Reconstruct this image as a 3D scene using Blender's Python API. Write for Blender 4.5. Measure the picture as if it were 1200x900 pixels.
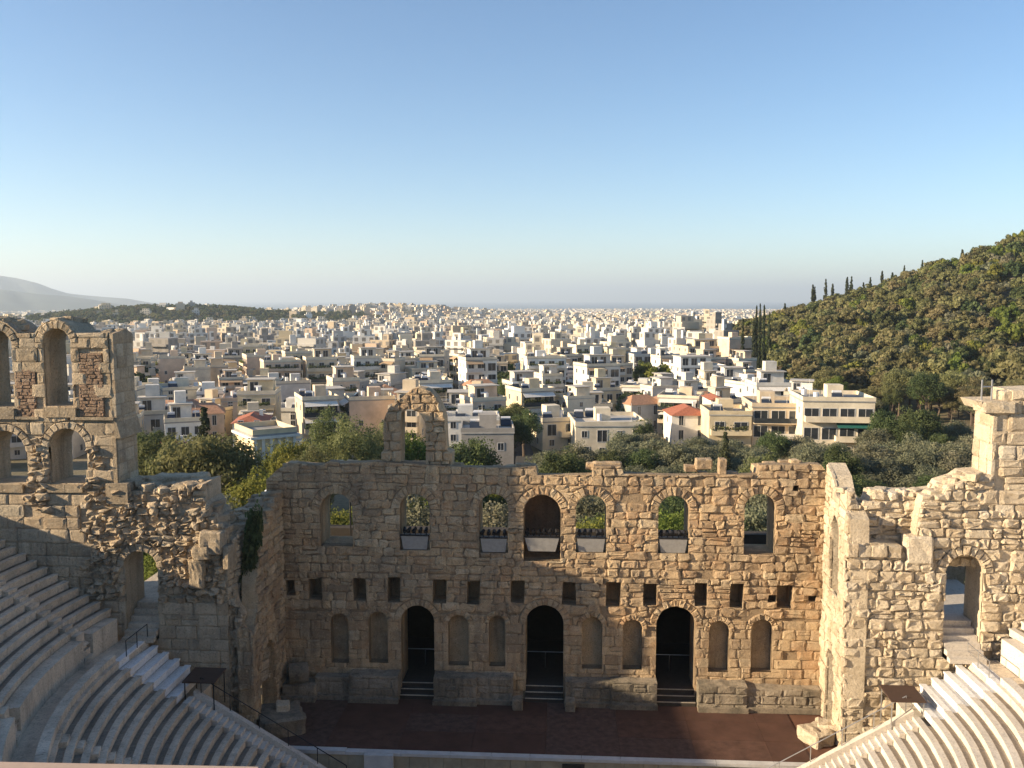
import bpy, bmesh, math, random
import numpy as np
from mathutils import Vector, Matrix
from mathutils.geometry import delaunay_2d_cdt

for o in list(bpy.data.objects): bpy.data.objects.remove(o)
SC = bpy.context.scene
COL = SC.collection
R = math.radians

# ------------------------------------------------------------------ camera
CAM = Vector((1.0893, -57.0157, 26.5692))
YAW, PITCH, FPX = R(3.5), math.atan(99/1039.0), 1039.0     # focal length in px of a 1200 px wide frame
cd = bpy.data.cameras.new('camera'); cam = bpy.data.objects.new('camera', cd); COL.objects.link(cam)
cam.location = CAM; cam.rotation_euler = (math.pi/2-PITCH, 0, YAW)
cd.sensor_width = 36.0; cd.lens = 36.0*FPX/1200.0; cd.clip_start = 0.1; cd.clip_end = 90000.0
SC.camera = cam

# ------------------------------------------------------------------ sky, sun, exposure
SUN_EL, SUN_BETA = R(17.3), R(14.0)           # elevation; angle between the sun's path and the stage wall
to_sun = Vector((-math.cos(SUN_BETA)*math.cos(SUN_EL), -math.sin(SUN_BETA)*math.cos(SUN_EL), math.sin(SUN_EL)))
W = bpy.data.worlds.new('World'); SC.world = W; W.use_nodes = True
nt = W.node_tree; nt.nodes.clear()
sky = nt.nodes.new('ShaderNodeTexSky'); sky.sky_type = 'NISHITA'; sky.sun_disc = False
sky.sun_elevation = SUN_EL; sky.sun_rotation = math.atan2(to_sun.x, to_sun.y)
sky.altitude = 1200; sky.air_density = 1.0; sky.dust_density = 0.4; sky.ozone_density = 2.2
bg = nt.nodes.new('ShaderNodeBackground'); bg.inputs['Strength'].default_value = 0.078
wo = nt.nodes.new('ShaderNodeOutputWorld')
hsv = nt.nodes.new('ShaderNodeHueSaturation'); hsv.inputs['Saturation'].default_value = 1.10
nt.links.new(sky.outputs[0], hsv.inputs['Color']); nt.links.new(hsv.outputs[0], bg.inputs['Color']); nt.links.new(bg.outputs[0], wo.inputs['Surface'])
sl = bpy.data.lights.new('sun', 'SUN'); sl.energy = 5.0; sl.angle = R(0.6); sl.color = (1.0, 0.80, 0.55)
sun = bpy.data.objects.new('sun', sl); COL.objects.link(sun)
sun.rotation_euler = to_sun.to_track_quat('Z', 'Y').to_euler(); sun.location = (-80, -40, 80)
SC.view_settings.view_transform = 'Standard'; SC.view_settings.look = 'None'
SC.view_settings.gamma = 1.0; SC.view_settings.use_curve_mapping = False
SC.view_settings.exposure = 1.35
SC.render.engine = 'CYCLES'

# ------------------------------------------------------------------ pixel -> direction helpers
FWD = Vector((-math.sin(YAW)*math.cos(PITCH), math.cos(YAW)*math.cos(PITCH), -math.sin(PITCH)))
RGT = Vector((math.cos(YAW), math.sin(YAW), 0)); UPV = RGT.cross(FWD)
def ray(x, y): return FWD + RGT*((x-600)/FPX) + UPV*((450-y)/FPX)
def on_plane(x, y, O, N):
    d = ray(x, y); return CAM + d*((O-CAM).dot(N)/d.dot(N))
def atY(x, y, Y): d = ray(x, y); return CAM + d*((Y-CAM.y)/d.y)
def atZ(x, y, Z): d = ray(x, y); return CAM + d*((Z-CAM.z)/d.z)
def at_dist(x, y, D): d = ray(x, y); return CAM + d*(D/math.hypot(d.x, d.y))
def proj(p):
    v = Vector(p)-CAM; z = v.dot(FWD)
    return (600+FPX*v.dot(RGT)/z, 450-FPX*v.dot(UPV)/z) if z > 0.1 else (-9999, -9999)
def sstep(a, b, x):
    t = min(1, max(0, (x-a)/(b-a))); return t*t*(3-2*t)

# ------------------------------------------------------------------ object helpers
def put(name, me, mat=None, parent=None, loc=None, rz=0):
    o = bpy.data.objects.new(name, me); COL.objects.link(o)
    if mat is not None and len(me.materials) == 0: me.materials.append(mat)
    if parent: o.parent = parent
    if loc is not None: o.location = loc
    if rz: o.rotation_euler.z = rz
    return o
def tag(o, label=None, cat=None, group=None, kind=None):
    if label: o['label'] = label
    if cat: o['category'] = cat
    if group: o['group'] = group
    if kind: o['kind'] = kind
    return o
def empty(name, loc=(0, 0, 0), rz=0, **k):
    o = bpy.data.objects.new(name, None); COL.objects.link(o); o.location = loc; o.rotation_euler.z = rz
    o.empty_display_size = 0.3
    return tag(o, **k)
def mesh(name, v, f, tint=None, smooth=False, mats=None, mi=None):
    me = bpy.data.meshes.new(name); me.from_pydata([tuple(p) for p in v], [], f)
    if tint is not None: set_tint(me, tint)
    if mats:
        for m in mats: me.materials.append(m)
    if mi is not None: me.polygons.foreach_set('material_index', mi)
    if smooth: me.polygons.foreach_set('use_smooth', [True]*len(me.polygons))
    return me
def set_tint(me, tint):
    a = me.attributes.new('tint', 'FLOAT_COLOR', 'POINT')
    n = len(me.vertices); arr = np.empty((n, 4), np.float32)
    arr[:] = np.array(tint, np.float32) if np.ndim(tint) == 1 else np.asarray(tint, np.float32)
    a.data.foreach_set('color', arr.ravel())
class MB:
    """collects boxes, prisms and tubes for one mesh"""
    def __init__(s): s.v = []; s.f = []; s.mi = []
    def quad(s, *p, m=0):
        n = len(s.v); s.v += [Vector(q) for q in p]; s.f.append(tuple(range(n, n+len(p)))); s.mi.append(m); return s
    def hexa(s, p, m=0):
        n = len(s.v); s.v += [Vector(q) for q in p]
        for f in ((0,3,2,1),(4,5,6,7),(0,1,5,4),(1,2,6,5),(2,3,7,6),(3,0,4,7)):
            s.f.append(tuple(n+i for i in f)); s.mi.append(m)
        return s
    def box(s, x0, x1, y0, y1, z0, z1, m=0):
        return s.hexa([(x0,y0,z0),(x1,y0,z0),(x1,y1,z0),(x0,y1,z0),(x0,y0,z1),(x1,y0,z1),(x1,y1,z1),(x0,y1,z1)], m)
    def tube(s, a, b, r0, r1=None, n=8, m=0, cap=True):
        a, b = Vector(a), Vector(b); r1 = r0 if r1 is None else r1
        d = (b-a).normalized(); x = d.orthogonal().normalized(); y = d.cross(x); k = len(s.v)
        for i in range(n):
            t = 2*math.pi*i/n; w = x*math.cos(t)+y*math.sin(t); s.v += [a+w*r0, b+w*r1]
        for i in range(n):
            j = (i+1) % n; s.f.append((k+2*i, k+2*j, k+2*j+1, k+2*i+1)); s.mi.append(m)
        if cap:
            s.f.append(tuple(k+2*i for i in reversed(range(n)))); s.f.append(tuple(k+2*i+1 for i in range(n))); s.mi += [m, m]
        return s
    def me(s, name, mats, tint=None, smooth=False):
        if not isinstance(mats, (list, tuple)): mats = [mats]
        return mesh(name, s.v, s.f, tint, smooth, mats, s.mi)
    def put(s, name, mats, parent=None, **k): return put(name, s.me(name, mats), None, parent, **k)

# ------------------------------------------------------------------ materials
def newmat(name):
    m = bpy.data.materials.new(name); m.use_nodes = True
    n = m.node_tree; b = n.nodes['Principled BSDF']; b.inputs['Specular IOR Level'].default_value = 0.25
    return m, n, b
def N(n, t, **k):
    q = n.nodes.new(t)
    for a, v in k.items(): setattr(q, a, v)
    return q
def noise(n, scale, detail=6, rough=0.6, vec=None, dist=0.0):
    q = N(n, 'ShaderNodeTexNoise'); q.inputs['Scale'].default_value = scale; q.inputs['Detail'].default_value = detail
    q.inputs['Roughness'].default_value = rough; q.inputs['Distortion'].default_value = dist
    if vec is not None: n.links.new(vec, q.inputs['Vector'])
    return q
def ramp(n, fac, stops):
    q = N(n, 'ShaderNodeValToRGB'); e = q.color_ramp.elements
    while len(e) < len(stops): e.new(0.5)
    for i, (p, c) in enumerate(stops):
        e[i].position = p; e[i].color = (*c, 1) if len(c) == 3 else c
    n.links.new(fac, q.inputs['Fac']); return q
def mix(n, fac, a, b, mode='MIX'):
    q = N(n, 'ShaderNodeMix', data_type='RGBA', blend_type=mode)
    for s, v in ((0, fac), (6, a), (7, b)):
        if hasattr(v, 'is_output') or hasattr(v, 'node'): n.links.new(v, q.inputs[s])
        elif s == 0: q.inputs[0].default_value = v
        else: q.inputs[s].default_value = (*v, 1)
    return q.outputs[2]
def bump(n, b, h, strength=0.5, dist=0.05):
    q = N(n, 'ShaderNodeBump'); q.inputs['Strength'].default_value = strength; q.inputs['Distance'].default_value = dist
    n.links.new(h, q.inputs['Height']); n.links.new(q.outputs[0], b.inputs['Normal'])
def wpos(n): return N(n, 'ShaderNodeNewGeometry').outputs['Position']

def stone_mat(name, cols, grime, grime_amt=0.5, rough=0.95, bstr=0.9, fine=1.0, rust=None):
    """weathered stone: colour of each stone from its own tint, stains with a shape of their own, pitted relief"""
    m, n, b = newmat(name); P = wpos(n)
    at = N(n, 'ShaderNodeAttribute', attribute_name='tint')
    sep = N(n, 'ShaderNodeSeparateColor'); n.links.new(at.outputs['Color'], sep.inputs[0])
    base = ramp(n, sep.outputs[0], [(i/(len(cols)-1), c) for i, c in enumerate(cols)]).outputs[0]
    n1 = noise(n, 2.2, 8, 0.7, P); n2 = noise(n, 0.35, 5, 0.6, P, 0.6); n3 = noise(n, 9.0*fine, 8, 0.75, P)
    base = mix(n, ramp(n, n1.outputs[0], [(0.35, (0,0,0)), (0.7, (1,1,1))]).outputs[0], base, mix(n, 0.5, base, cols[-1]), 'MIX')
    if rust:
        n4 = noise(n, 0.5, 4, 0.55, P, 0.4)
        base = mix(n, ramp(n, n4.outputs[0], [(0.52, (0,0,0)), (0.72, (0.6,0.6,0.6))]).outputs[0], base, rust)
    g = ramp(n, n2.outputs[0], [(0.42, (0,0,0)), (0.68, (grime_amt,)*3)]).outputs[0]
    base = mix(n, g, base, grime)
    mp_ = N(n, 'ShaderNodeMapping'); mp_.inputs['Scale'].default_value = (1.6, 1.6, .22); n.links.new(P, mp_.inputs['Vector'])
    n5 = noise(n, 1.0, 6, 0.65, mp_.outputs[0], 0.3); n6 = noise(n, 4.5, 5, 0.7, P, 0.5)
    base = mix(n, ramp(n, n5.outputs[0], [(0.50, (0,0,0)), (0.70, (grime_amt*.85,)*3)]).outputs[0], base, tuple(c*0.7 for c in grime))
    base = mix(n, ramp(n, n6.outputs[0], [(0.56, (0,0,0)), (0.70, (0.45,)*3)]).outputs[0], base, tuple(min(1, c*1.25) for c in cols[-1]))
    base = mix(n, ramp(n, n3.outputs[0], [(0.32, (0.7,)*3), (0.48, (0,0,0))]).outputs[0], base, tuple(c*0.4 for c in grime))
    n.links.new(base, b.inputs['Base Color']); b.inputs['Roughness'].default_value = rough
    b.inputs['Specular IOR Level'].default_value = 0.12
    add = N(n, 'ShaderNodeMath', operation='ADD'); n.links.new(n1.outputs[0], add.inputs[0]); n.links.new(n3.outputs[0], add.inputs[1])
    bump(n, b, add.outputs[0], bstr, 0.14)
    return m
M = {}
M['stone_back'] = stone_mat('weathered_ochre_limestone', [(.37,.245,.14),(.56,.39,.225),(.66,.485,.29),(.50,.315,.175),(.70,.56,.37)], (.24,.195,.145), 0.65, rust=(.52,.30,.15), fine=1.3)
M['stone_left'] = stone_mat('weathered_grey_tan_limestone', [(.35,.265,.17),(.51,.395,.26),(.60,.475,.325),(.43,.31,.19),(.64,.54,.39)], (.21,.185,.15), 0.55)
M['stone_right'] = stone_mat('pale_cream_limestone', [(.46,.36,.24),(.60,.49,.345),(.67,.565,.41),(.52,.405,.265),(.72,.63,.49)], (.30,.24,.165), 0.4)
M['mortar'] = stone_mat('rubble_mortar', [(.34,.25,.16),(.40,.30,.19)], (.20,.155,.11), 0.6)
M['brickfill'] = stone_mat('roman_red_brick', [(.30,.195,.13),(.37,.25,.17),(.28,.18,.12),(.42,.31,.22)], (.19,.14,.10), 0.6)
M['marble_old'] = stone_mat('worn_grey_marble', [(.52,.435,.33),(.62,.525,.405),(.56,.47,.36),(.68,.585,.46)], (.28,.25,.205), 0.55, 0.75, 0.35)
M['marble_foot'] = stone_mat('dark_foot_strip_stone', [(.28,.245,.20),(.36,.32,.265),(.31,.275,.225)], (.18,.155,.125), 0.5, 0.85, 0.4)  # darker colour for the foot strip behind each seat
M['marble_new'] = stone_mat('clean_white_marble', [(.56,.51,.44),(.64,.585,.51),(.60,.55,.475)], (.42,.37,.31), 0.35, 0.6, 0.2)
M['marble_white'] = stone_mat('bright_white_marble', [(.70,.69,.67),(.76,.75,.73)], (.55,.53,.50), 0.3, 0.6, 0.15)
M['foot_new'] = stone_mat('tan_foot_strip_marble', [(.42,.355,.275),(.49,.42,.33),(.45,.385,.30)], (.36,.31,.25), 0.4, 0.8, 0.3)  # tan foot strip, darker than the seat tops beside it
M['plinth'] = stone_mat('lichened_grey_plinth_stone', [(.30,.25,.185),(.42,.355,.27),(.34,.28,.205)], (.12,.11,.085), 0.8)
def flat_mat(name, col, rough=0.7, metal=0.0, var=0.15, scale=3.0, bstr=0.15, spec=0.3):
    m, n, b = newmat(name); P = wpos(n); q = noise(n, scale, 6, 0.65, P)
    c = mix(n, ramp(n, q.outputs[0], [(0.3, (0,0,0)), (0.7, (1,1,1))]).outputs[0], tuple(x*(1-var) for x in col), tuple(min(1, x*(1+var)) for x in col))
    n.links.new(c, b.inputs['Base Color']); b.inputs['Roughness'].default_value = rough; b.inputs['Metallic'].default_value = metal
    b.inputs['Specular IOR Level'].default_value = spec
    if bstr: bump(n, b, q.outputs[0], bstr, 0.02)
    return m
M['stage'] = flat_mat('brown_stage_boards', (.080,.040,.028), 0.75, 0, 0.25, 0.8)
M['stage_b'] = flat_mat('brown_stage_boards_worn', (.092,.048,.034), 0.8, 0, 0.35, 1.6)
M['stage_c'] = flat_mat('brown_stage_boards_dusty', (.088,.052,.040), 0.85, 0, 0.4, 2.4)
M['stage2'] = flat_mat('pale_brown_stage_boards', (.13,.062,.038), 0.75, 0, 0.25, 0.8)
M['coping'] = flat_mat('grey_white_coping', (.50,.49,.47), 0.6, 0, 0.15, 1.5)
M['stagefront'] = flat_mat('cream_stage_front', (.36,.31,.22), 0.8, 0, 0.25, 1.2)
M['iron'] = flat_mat('dark_iron', (.035,.035,.038), 0.5, 0.6)
M['steel'] = flat_mat('grey_steel', (.42,.42,.42), 0.4, 0.8)
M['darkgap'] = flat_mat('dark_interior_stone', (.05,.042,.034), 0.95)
M['brown_ply'] = flat_mat('brown_plywood', (.07,.042,.03), 0.7)
M['canvas'] = flat_mat('grey_canvas', (.33,.315,.29), 0.85, 0, 0.15, 4)
M['ledge'] = flat_mat('pinkish_stone', (.42,.31,.24), 0.8, 0, 0.1, 5)
M['water'] = flat_mat('sea_water', (.09,.13,.16), 0.45, 0, 0.1, 0.001, 0)
M['asphalt'] = flat_mat('asphalt', (.06,.06,.06), 0.9)
# ================================================================== terrain, sea, mountains
CC = Vector((0, -9.7))                     # centre of the seating circles
_GR = [(0,-2.6),(40,-2.6),(60,-2.3),(150,-1.5),(300,-7),(600,-12),(1000,-18),(2500,-35),(5000,-58),(7700,-73.5),(9500,-82)]
def ground(x, y):
    r = math.hypot(x, y)
    g = float(np.interp(r, [a for a, _ in _GR], [b for _, b in _GR]))
    d2 = ((x-345)/150)**2+((y-375)/142)**2
    g += max(0, 93*math.exp(-d2/2)-9)                                     # wooded hill beyond the grove
    u, w = (x+640)/170, (y-1330)/150
    g += 30*math.exp(-(u*u+w*w)/2)
    u, w = (x+360)/190, (y-1750)/200
    g += 26*math.exp(-(u*u+w*w)/2)
    rc = math.hypot(x-CC.x, y-CC.y)
    if y < -6.5:
        s = sstep(-6.5, -26, y); g2 = g + s*16.0 + sstep(-50.5, -56, y)*11.6
        k = sstep(38.6, 39.6, rc)
        g = -4.5*(1-k) + g2*k if rc < 39.6 else g2
    return g
def build_ground():
    rad = list(np.arange(0, 36, 3.0))+list(np.arange(36, 50, .8))+list(np.arange(50, 90, 2.5)); r = 90
    while r < 9400: rad.append(r); r *= 1.045
    NA = 240; v = []; f = []
    for i, r in enumerate(rad):
        for j in range(NA):
            t = 2*math.pi*j/NA; x, y = CC.x+r*math.cos(t), CC.y+r*math.sin(t); v.append((x, y, ground(x, y)))
    for i in range(len(rad)-1):
        for j in range(NA):
            k = (j+1) % NA; a = i*NA
            f.append((a+j, a+NA+j, a+NA+k, a+k))
    m, n, b = newmat('dry_earth_and_streets'); P = wpos(n)
    q = noise(n, 0.08, 6, 0.6, P); q2 = noise(n, 1.5, 6, 0.7, P)
    c = ramp(n, q.outputs[0], [(0.35, (.13,.115,.06)), (0.5, (.20,.165,.10)), (0.65, (.27,.22,.15))]).outputs[0]
    c = mix(n, ramp(n, q2.outputs[0], [(0.4, (0,0,0)), (0.7, (.6,.6,.6))]).outputs[0], c, (.06,.065,.03))
    n.links.new(c, b.inputs['Base Color']); b.inputs['Roughness'].default_value = 0.95; bump(n, b, q2.outputs[0], 0.5, 0.1)
    tag(put('ground', mesh('ground', v, f, smooth=True), m), kind='structure')
build_ground()
# the sea lies below the land everywhere but beyond the coast: an annulus sector ahead of the coast
def build_sea():
    v = []; f = []; K = 64
    for r in (6000, 9000, 15000, 25000, 39000):
        for j in range(K+1):
            t = R(-10)+R(200)*j/K; v.append((r*math.cos(t), r*math.sin(t), -73.2))
    for i in range(4):
        for j in range(K): a = i*(K+1)+j; f.append((a, a+K+1, a+K+2, a+1))
    tag(put('sea', mesh('sea', v, f), M['water']), kind='structure')
build_sea()
def mountain(name, prof, D, depth, col, seed):
    """a ridge whose crest follows measured directions at distance D"""
    rnd = random.Random(seed); m = flat_mat(name+'_scrub', col, 0.95, 0, 0.35, 0.004, 0)
    xs = np.arange(prof[0][0], prof[-1][0]+1, 6); v = []; f = []; K = 22
    for x in xs:
        y = float(np.interp(x, [p[0] for p in prof], [p[1] for p in prof])); top = at_dist(x, y, D); d = Vector((top.x-CAM.x, top.y-CAM.y, 0)).normalized()
        base = -80
        for k in range(K+1):
            s_ = (k/K*2-1); hgt = math.cos(s_*math.pi/2)**1.3
            wob = 1+0.10*math.sin(x*0.05+s_*5)+0.08*math.sin(x*0.13+3*s_+seed) if abs(s_) > 0.05 else 1
            v.append(Vector((top.x, top.y, 0))+d*s_*depth+Vector((0, 0, base+(top.z-base)*hgt*min(1.0, wob))))
    n = len(xs)
    for i in range(n-1):
        for k in range(K): a = i*(K+1)+k; f.append((a, a+K+1, a+K+2, a+1))
    return tag(put(name, mesh(name, v, f, smooth=True), m), kind='structure')
mountain('mountain', [(-420,300),(-200,300),(-60,315),(0,323),(20,326),(45,332),(60,338),(80,344),(110,347),(150,350),(190,357),(215,364),(245,372)], 11000, 1900, (.075,.095,.085), 3)
mountain('foothill', [(-420,320),(-120,330),(0,339),(40,344),(80,347),(120,353),(160,360),(185,368),(205,376)], 7800, 1500, (.07,.09,.075), 8)

# ================================================================== masonry
def ccw(p): 
    a = sum(p[i][0]*p[(i+1) % len(p)][1]-p[(i+1) % len(p)][0]*p[i][1] for i in range(len(p)))
    return list(p) if a > 0 else list(reversed(p))
def inside(pt, poly):
    x, y = pt; c = False; j = len(poly)-1
    for i in range(len(poly)):
        xi, yi = poly[i]; xj, yj = poly[j]
        if (yi > y) != (yj > y) and x < (xj-xi)*(y-yi)/(yj-yi)+xi: c = not c
        j = i
    return c
def bbox(p): xs = [q[0] for q in p]; ys = [q[1] for q in p]; return min(xs), max(xs), min(ys), max(ys)
def cdt(faces, extra=()):
    """triangles of faces[0] that lie in every 'keep' face and in no hole; faces = [(poly, 'in'|'out'), ...]"""
    vs = []; fs = []
    for poly, _ in faces:
        k = len(vs); vs += [Vector(q) for q in poly]; fs.append(list(range(k, k+len(poly))))
    vs += [Vector(q) for q in extra]
    V, E_, F, ov, oe, of = delaunay_2d_cdt(vs, [], fs, 1, 1e-5)
    keep = []
    for t in F:
        c = ((V[t[0]].x+V[t[1]].x+V[t[2]].x)/3, (V[t[0]].y+V[t[1]].y+V[t[2]].y)/3)
        if all(inside(c, p) == (k == 'in') for p, k in faces): keep.append(tuple(t))
    return V, keep
def bedges(tris):
    c = {}
    for t in tris:
        for i in range(len(t)):
            e = (t[i], t[(i+1) % len(t)])
            if (e[1], e[0]) in c: c.pop((e[1], e[0]))
            else: c[e] = 1
    return list(c)
class Panel:
    """a vertical wall face: origin O, horizontal direction U; outward normal N = U x Z"""
    def __init__(s, O, Udir):
        s.O = Vector(O); s.U = Vector(Udir).normalized(); s.N = s.U.cross(Vector((0, 0, 1))).normalized()
    def uv(s, x, y): p = on_plane(x, y, s.O, s.N); return ((p-s.O).dot(s.U), p.z)
    def P(s, u, v, d): q = s.O+s.U*u+s.N*d; return Vector((q.x, q.y, v))
    def poly(s, px): return ccw([s.uv(*p) for p in px])
def arch(u0, u1, v0, v1, n=10, rise=None):
    r = (u1-u0)/2; cu = (u0+u1)/2; rise = r if rise is None else rise; sp = v1-rise
    return [(u0, v0), (u1, v0)]+[(cu+r*math.cos(t), sp+rise*math.sin(t)) for t in [math.pi*i/n for i in range(n+1)]]
def rough(poly, amp, rnd, step=0.8):
    out = []
    for i in range(len(poly)):
        a, b = Vector(poly[i]), Vector(poly[(i+1) % len(poly)]); k = max(1, int((b-a).length/step))
        for j in range(k):
            p = a.lerp(b, j/k); out.append((p.x+rnd.uniform(-amp, amp), p.y+rnd.uniform(-amp, amp)))
    return out
def slab(P, outline, holes, d0, d1, mat, name, parent):
    V, T = cdt([(outline, 'in')]+[(h, 'out') for h in holes])
    o_ = parent.location if parent else Vector()
    v = [P.P(p.x, p.y, d0)-o_ for p in V]+[P.P(p.x, p.y, d1)-o_ for p in V]; n = len(V)
    f = [t for t in T]+[tuple(n+i for i in reversed(t)) for t in T]
    f += [(a, n+a, n+b, b) for a, b in bedges(T)]
    return put(name, mesh(name, v, f, (0.4, 0.5, 0.5, 1)), mat, parent)
def courses(bb, rh, rw, rnd, jit):
    """irregular courses of stones: eight-cornered outlines with rounded corners"""
    u0, u1, v0, v1 = bb; out = []; v = v0
    while v < v1:
        h = rnd.uniform(*rh); u = u0-rnd.uniform(0, rw[1])
        while u < u1:
            w = rnd.uniform(*rw)*(1 if rnd.random() < 0.8 else 1.35); g = 0.007+jit*0.035
            subs = [(v, v+h)] if rnd.random() > jit*0.7 or w < 0.5 or h < .46 else [(v, v+h*0.52), (v+h*0.52, v+h)]
            for a, b in subs:
                L, Rr, B, T = u+g, u+w-g, a+g, b-g; hh = (b-a)
                j = lambda s_: rnd.uniform(-1, 1)*jit*s_
                c = [min(w, hh)*(0.04+jit*rnd.uniform(0.15, 1.1)) for _ in range(4)]
                c = [min(q, 0.30*min(w, hh)) for q in c]
                p = [(L+c[0], B+j(.36)), (Rr-c[1], B+j(.36)), (Rr+j(.3), B+c[1]), (Rr+j(.3), T-c[2]), (Rr-c[2], T+j(.36)), (L+c[3], T+j(.36)), (L+j(.3), T-c[3]), (L+j(.3), B+c[0])]
                out.append(p)
            u += w
        v += h
    return out
def voussoirs(u0, u1, v1, rise, h, rnd, n=11, gap=0.009):
    r = (u1-u0)/2; cu = (u0+u1)/2; sp = v1-rise; out = []
    ring = [(cu+(r+h)*math.cos(math.pi*i/20), sp+(rise+h)*math.sin(math.pi*i/20)) for i in range(21)]
    for i in range(n):
        a, b = math.pi*i/n+gap, math.pi*(i+1)/n-gap; hh = h*rnd.uniform(.82, 1.0)
        out.append(ccw([(cu+r*1.01*math.cos(a), sp+rise*1.01*math.sin(a)), (cu+(r+hh)*math.cos(a), sp+(rise+hh)*math.sin(a)),
                        (cu+(r+hh)*math.cos(b), sp+(rise+hh)*math.sin(b)), (cu+r*1.01*math.cos(b), sp+rise*1.01*math.sin(b))]))
    return ring, out
def stone(P, poly, outline, holes, depth, amp, rnd, tint, edge=0.06):
    bb = bbox(poly); faces = [(ccw(poly), 'in')]
    if outline is not None:
        ob = bbox(outline)
        if bb[1] < ob[0] or bb[0] > ob[1] or bb[3] < ob[2] or bb[2] > ob[3]: return None
        ins = [inside(q, outline) for q in poly]
        near = any(bb[0]-.02 <= q[0] <= bb[1]+.02 and bb[2]-.02 <= q[1] <= bb[3]+.02 for q in outline)
        if not all(ins) or near:
            if not any(ins) and not near: return None
            faces.append((outline, 'in'))
    for h in holes:
        hb = bbox(h)
        if bb[1] > hb[0] and bb[0] < hb[1] and bb[3] > hb[2] and bb[2] < hb[3]: faces.append((ccw(h), 'out'))
    cu = sum(q[0] for q in poly)/len(poly); cv = sum(q[1] for q in poly)/len(poly)
    ex = [(cu+(q[0]-cu)*.74, cv+(q[1]-cv)*.74) for q in poly]
    ex += [(cu+rnd.uniform(-.35, .35)*(bb[1]-bb[0]), cv+rnd.uniform(-.3, .3)*(bb[3]-bb[2])) for _ in range(3)]
    try: V, T = cdt(faces, ex)
    except Exception: return None
    if not T: return None
    used = sorted({i for t in T for i in t}); mp = {o: i for i, o in enumerate(used)}
    be = bedges(T); bs = {i for e in be for i in e}
    area = sum(abs((V[t[1]]-V[t[0]]).cross(V[t[2]]-V[t[0]]))/2 for t in T)
    if area < 0.012: return None
    v = [P.P(V[o].x, V[o].y, depth-edge*rnd.uniform(.6, 1.2) if o in bs else depth+rnd.uniform(-1, 1)*amp) for o in used]
    f = [tuple(mp[i] for i in t) for t in T]
    nb = {o: len(v)+i for i, o in enumerate(sorted(bs))}
    v += [P.P(V[o].x, V[o].y, -0.22) for o in sorted(bs)]
    f += [(mp[a], nb[a], nb[b], mp[b]) for a, b in be]
    return v, f, area, tint
class Wall:
    """collects the stones of one thing: the largest 300 become parts, the rest one joined part"""
    def __init__(s, thing, mat, name='stone_block'): s.t = thing; s.mat = mat; s.S = []; s.name = name
    def add(s, st, mat=None, weight=1.0):
        if st: s.S.append((st[2]*weight, st, mat or s.mat))
    def lay(s, P, outline, holes, rh, rw, jit, dep, amp, rnd, mat=None, rings=(), edge=0.06, skip=0.015, weight=1.0, tint=(0, 1), region=None):
        hs = list(holes)
        for ring, vs in rings:
            hs.append(ring)
            for p in vs:
                t = rnd.uniform(*tint); s.add(stone(P, p, outline, holes, rnd.uniform(*(dep(p) if callable(dep) else dep)), amp, rnd, (t, rnd.random(), 0, 1), edge), mat, weight)
        for p in courses(bbox(outline), rh, rw, rnd, jit):
            if rnd.random() < skip: continue
            mm = mat
            if region:
                rr = region((sum(q[0] for q in p)/8, sum(q[1] for q in p)/8))
                if rr == 'skip': continue
                if rr: mm = rr
            t = rnd.uniform(*tint); s.add(stone(P, p, outline, hs, rnd.uniform(*(dep(p) if callable(dep) else dep)), amp, rnd, (t, rnd.random(), 0, 1), edge), mm, weight)
    def finish(s, limit=300):
        s.S.sort(key=lambda q: -q[0]); rest = {}
        for i, (w, (v, f, a, t), mat) in enumerate(s.S):
            if i < limit:
                c = sum(v, Vector())/len(v)
                put(s.name, mesh(s.name, [p-c for p in v], f, t), mat, s.t, loc=c-s.t.location)
            else:
                d = rest.setdefault(mat.name, ([], [], [], mat)); k = len(d[0])
                d[0].extend(v); d[1].extend(tuple(k+j for j in q) for q in f); d[2].extend([t]*len(v))
        for nm, (v, f, t, mat) in rest.items():
            tag(put('small_stones', mesh('small_stones', [p-s.t.location for p in v], f, np.array(t)), mat, s.t), kind='stuff')
Zc = Vector((0, 0, 1))
from mathutils import noise as mnoise
def boulder(name, c, size, mat, parent=None, seed=0, rz=0.0, amp=0.18, sub=2):
    """an irregular broken block: bevelled, chipped and pitted"""
    bm = bmesh.new(); bmesh.ops.create_cube(bm, size=1.0); bmesh.ops.bevel(bm, geom=list(bm.edges), offset=0.07, segments=1, affect='EDGES')
    bmesh.ops.subdivide_edges(bm, edges=[e for e in bm.edges if e.calc_length() > .3], cuts=4 if max(size) > .9 else 2, use_grid_fill=True)
    rnd = random.Random(seed); off = Vector((rnd.uniform(0, 99), rnd.uniform(0, 99), rnd.uniform(0, 99))); m_ = min(size)
    sh = [rnd.uniform(-1, 1)*amp*.35 for _ in range(6)]
    for v in bm.verts:
        q = v.co.copy(); v.co += Vector((sh[0]*q.y+sh[1]*q.z, sh[2]*q.x+sh[3]*q.z, sh[4]*q.x+sh[5]*q.y))
        v.co = Vector((v.co.x*size[0], v.co.y*size[1], v.co.z*size[2])); w = v.co+off
        v.co += v.normal*(mnoise.fractal(w*1.6, 1.0, 2.0, 4)*amp*.75*min(1.0, m_)+mnoise.noise(w*5)*.035)
    me = bpy.data.meshes.new(name); bm.to_mesh(me); bm.free(); set_tint(me, (rnd.random(), rnd.random(), 0, 1))
    return put(name, me, mat, parent, loc=c, rz=rz)
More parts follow.
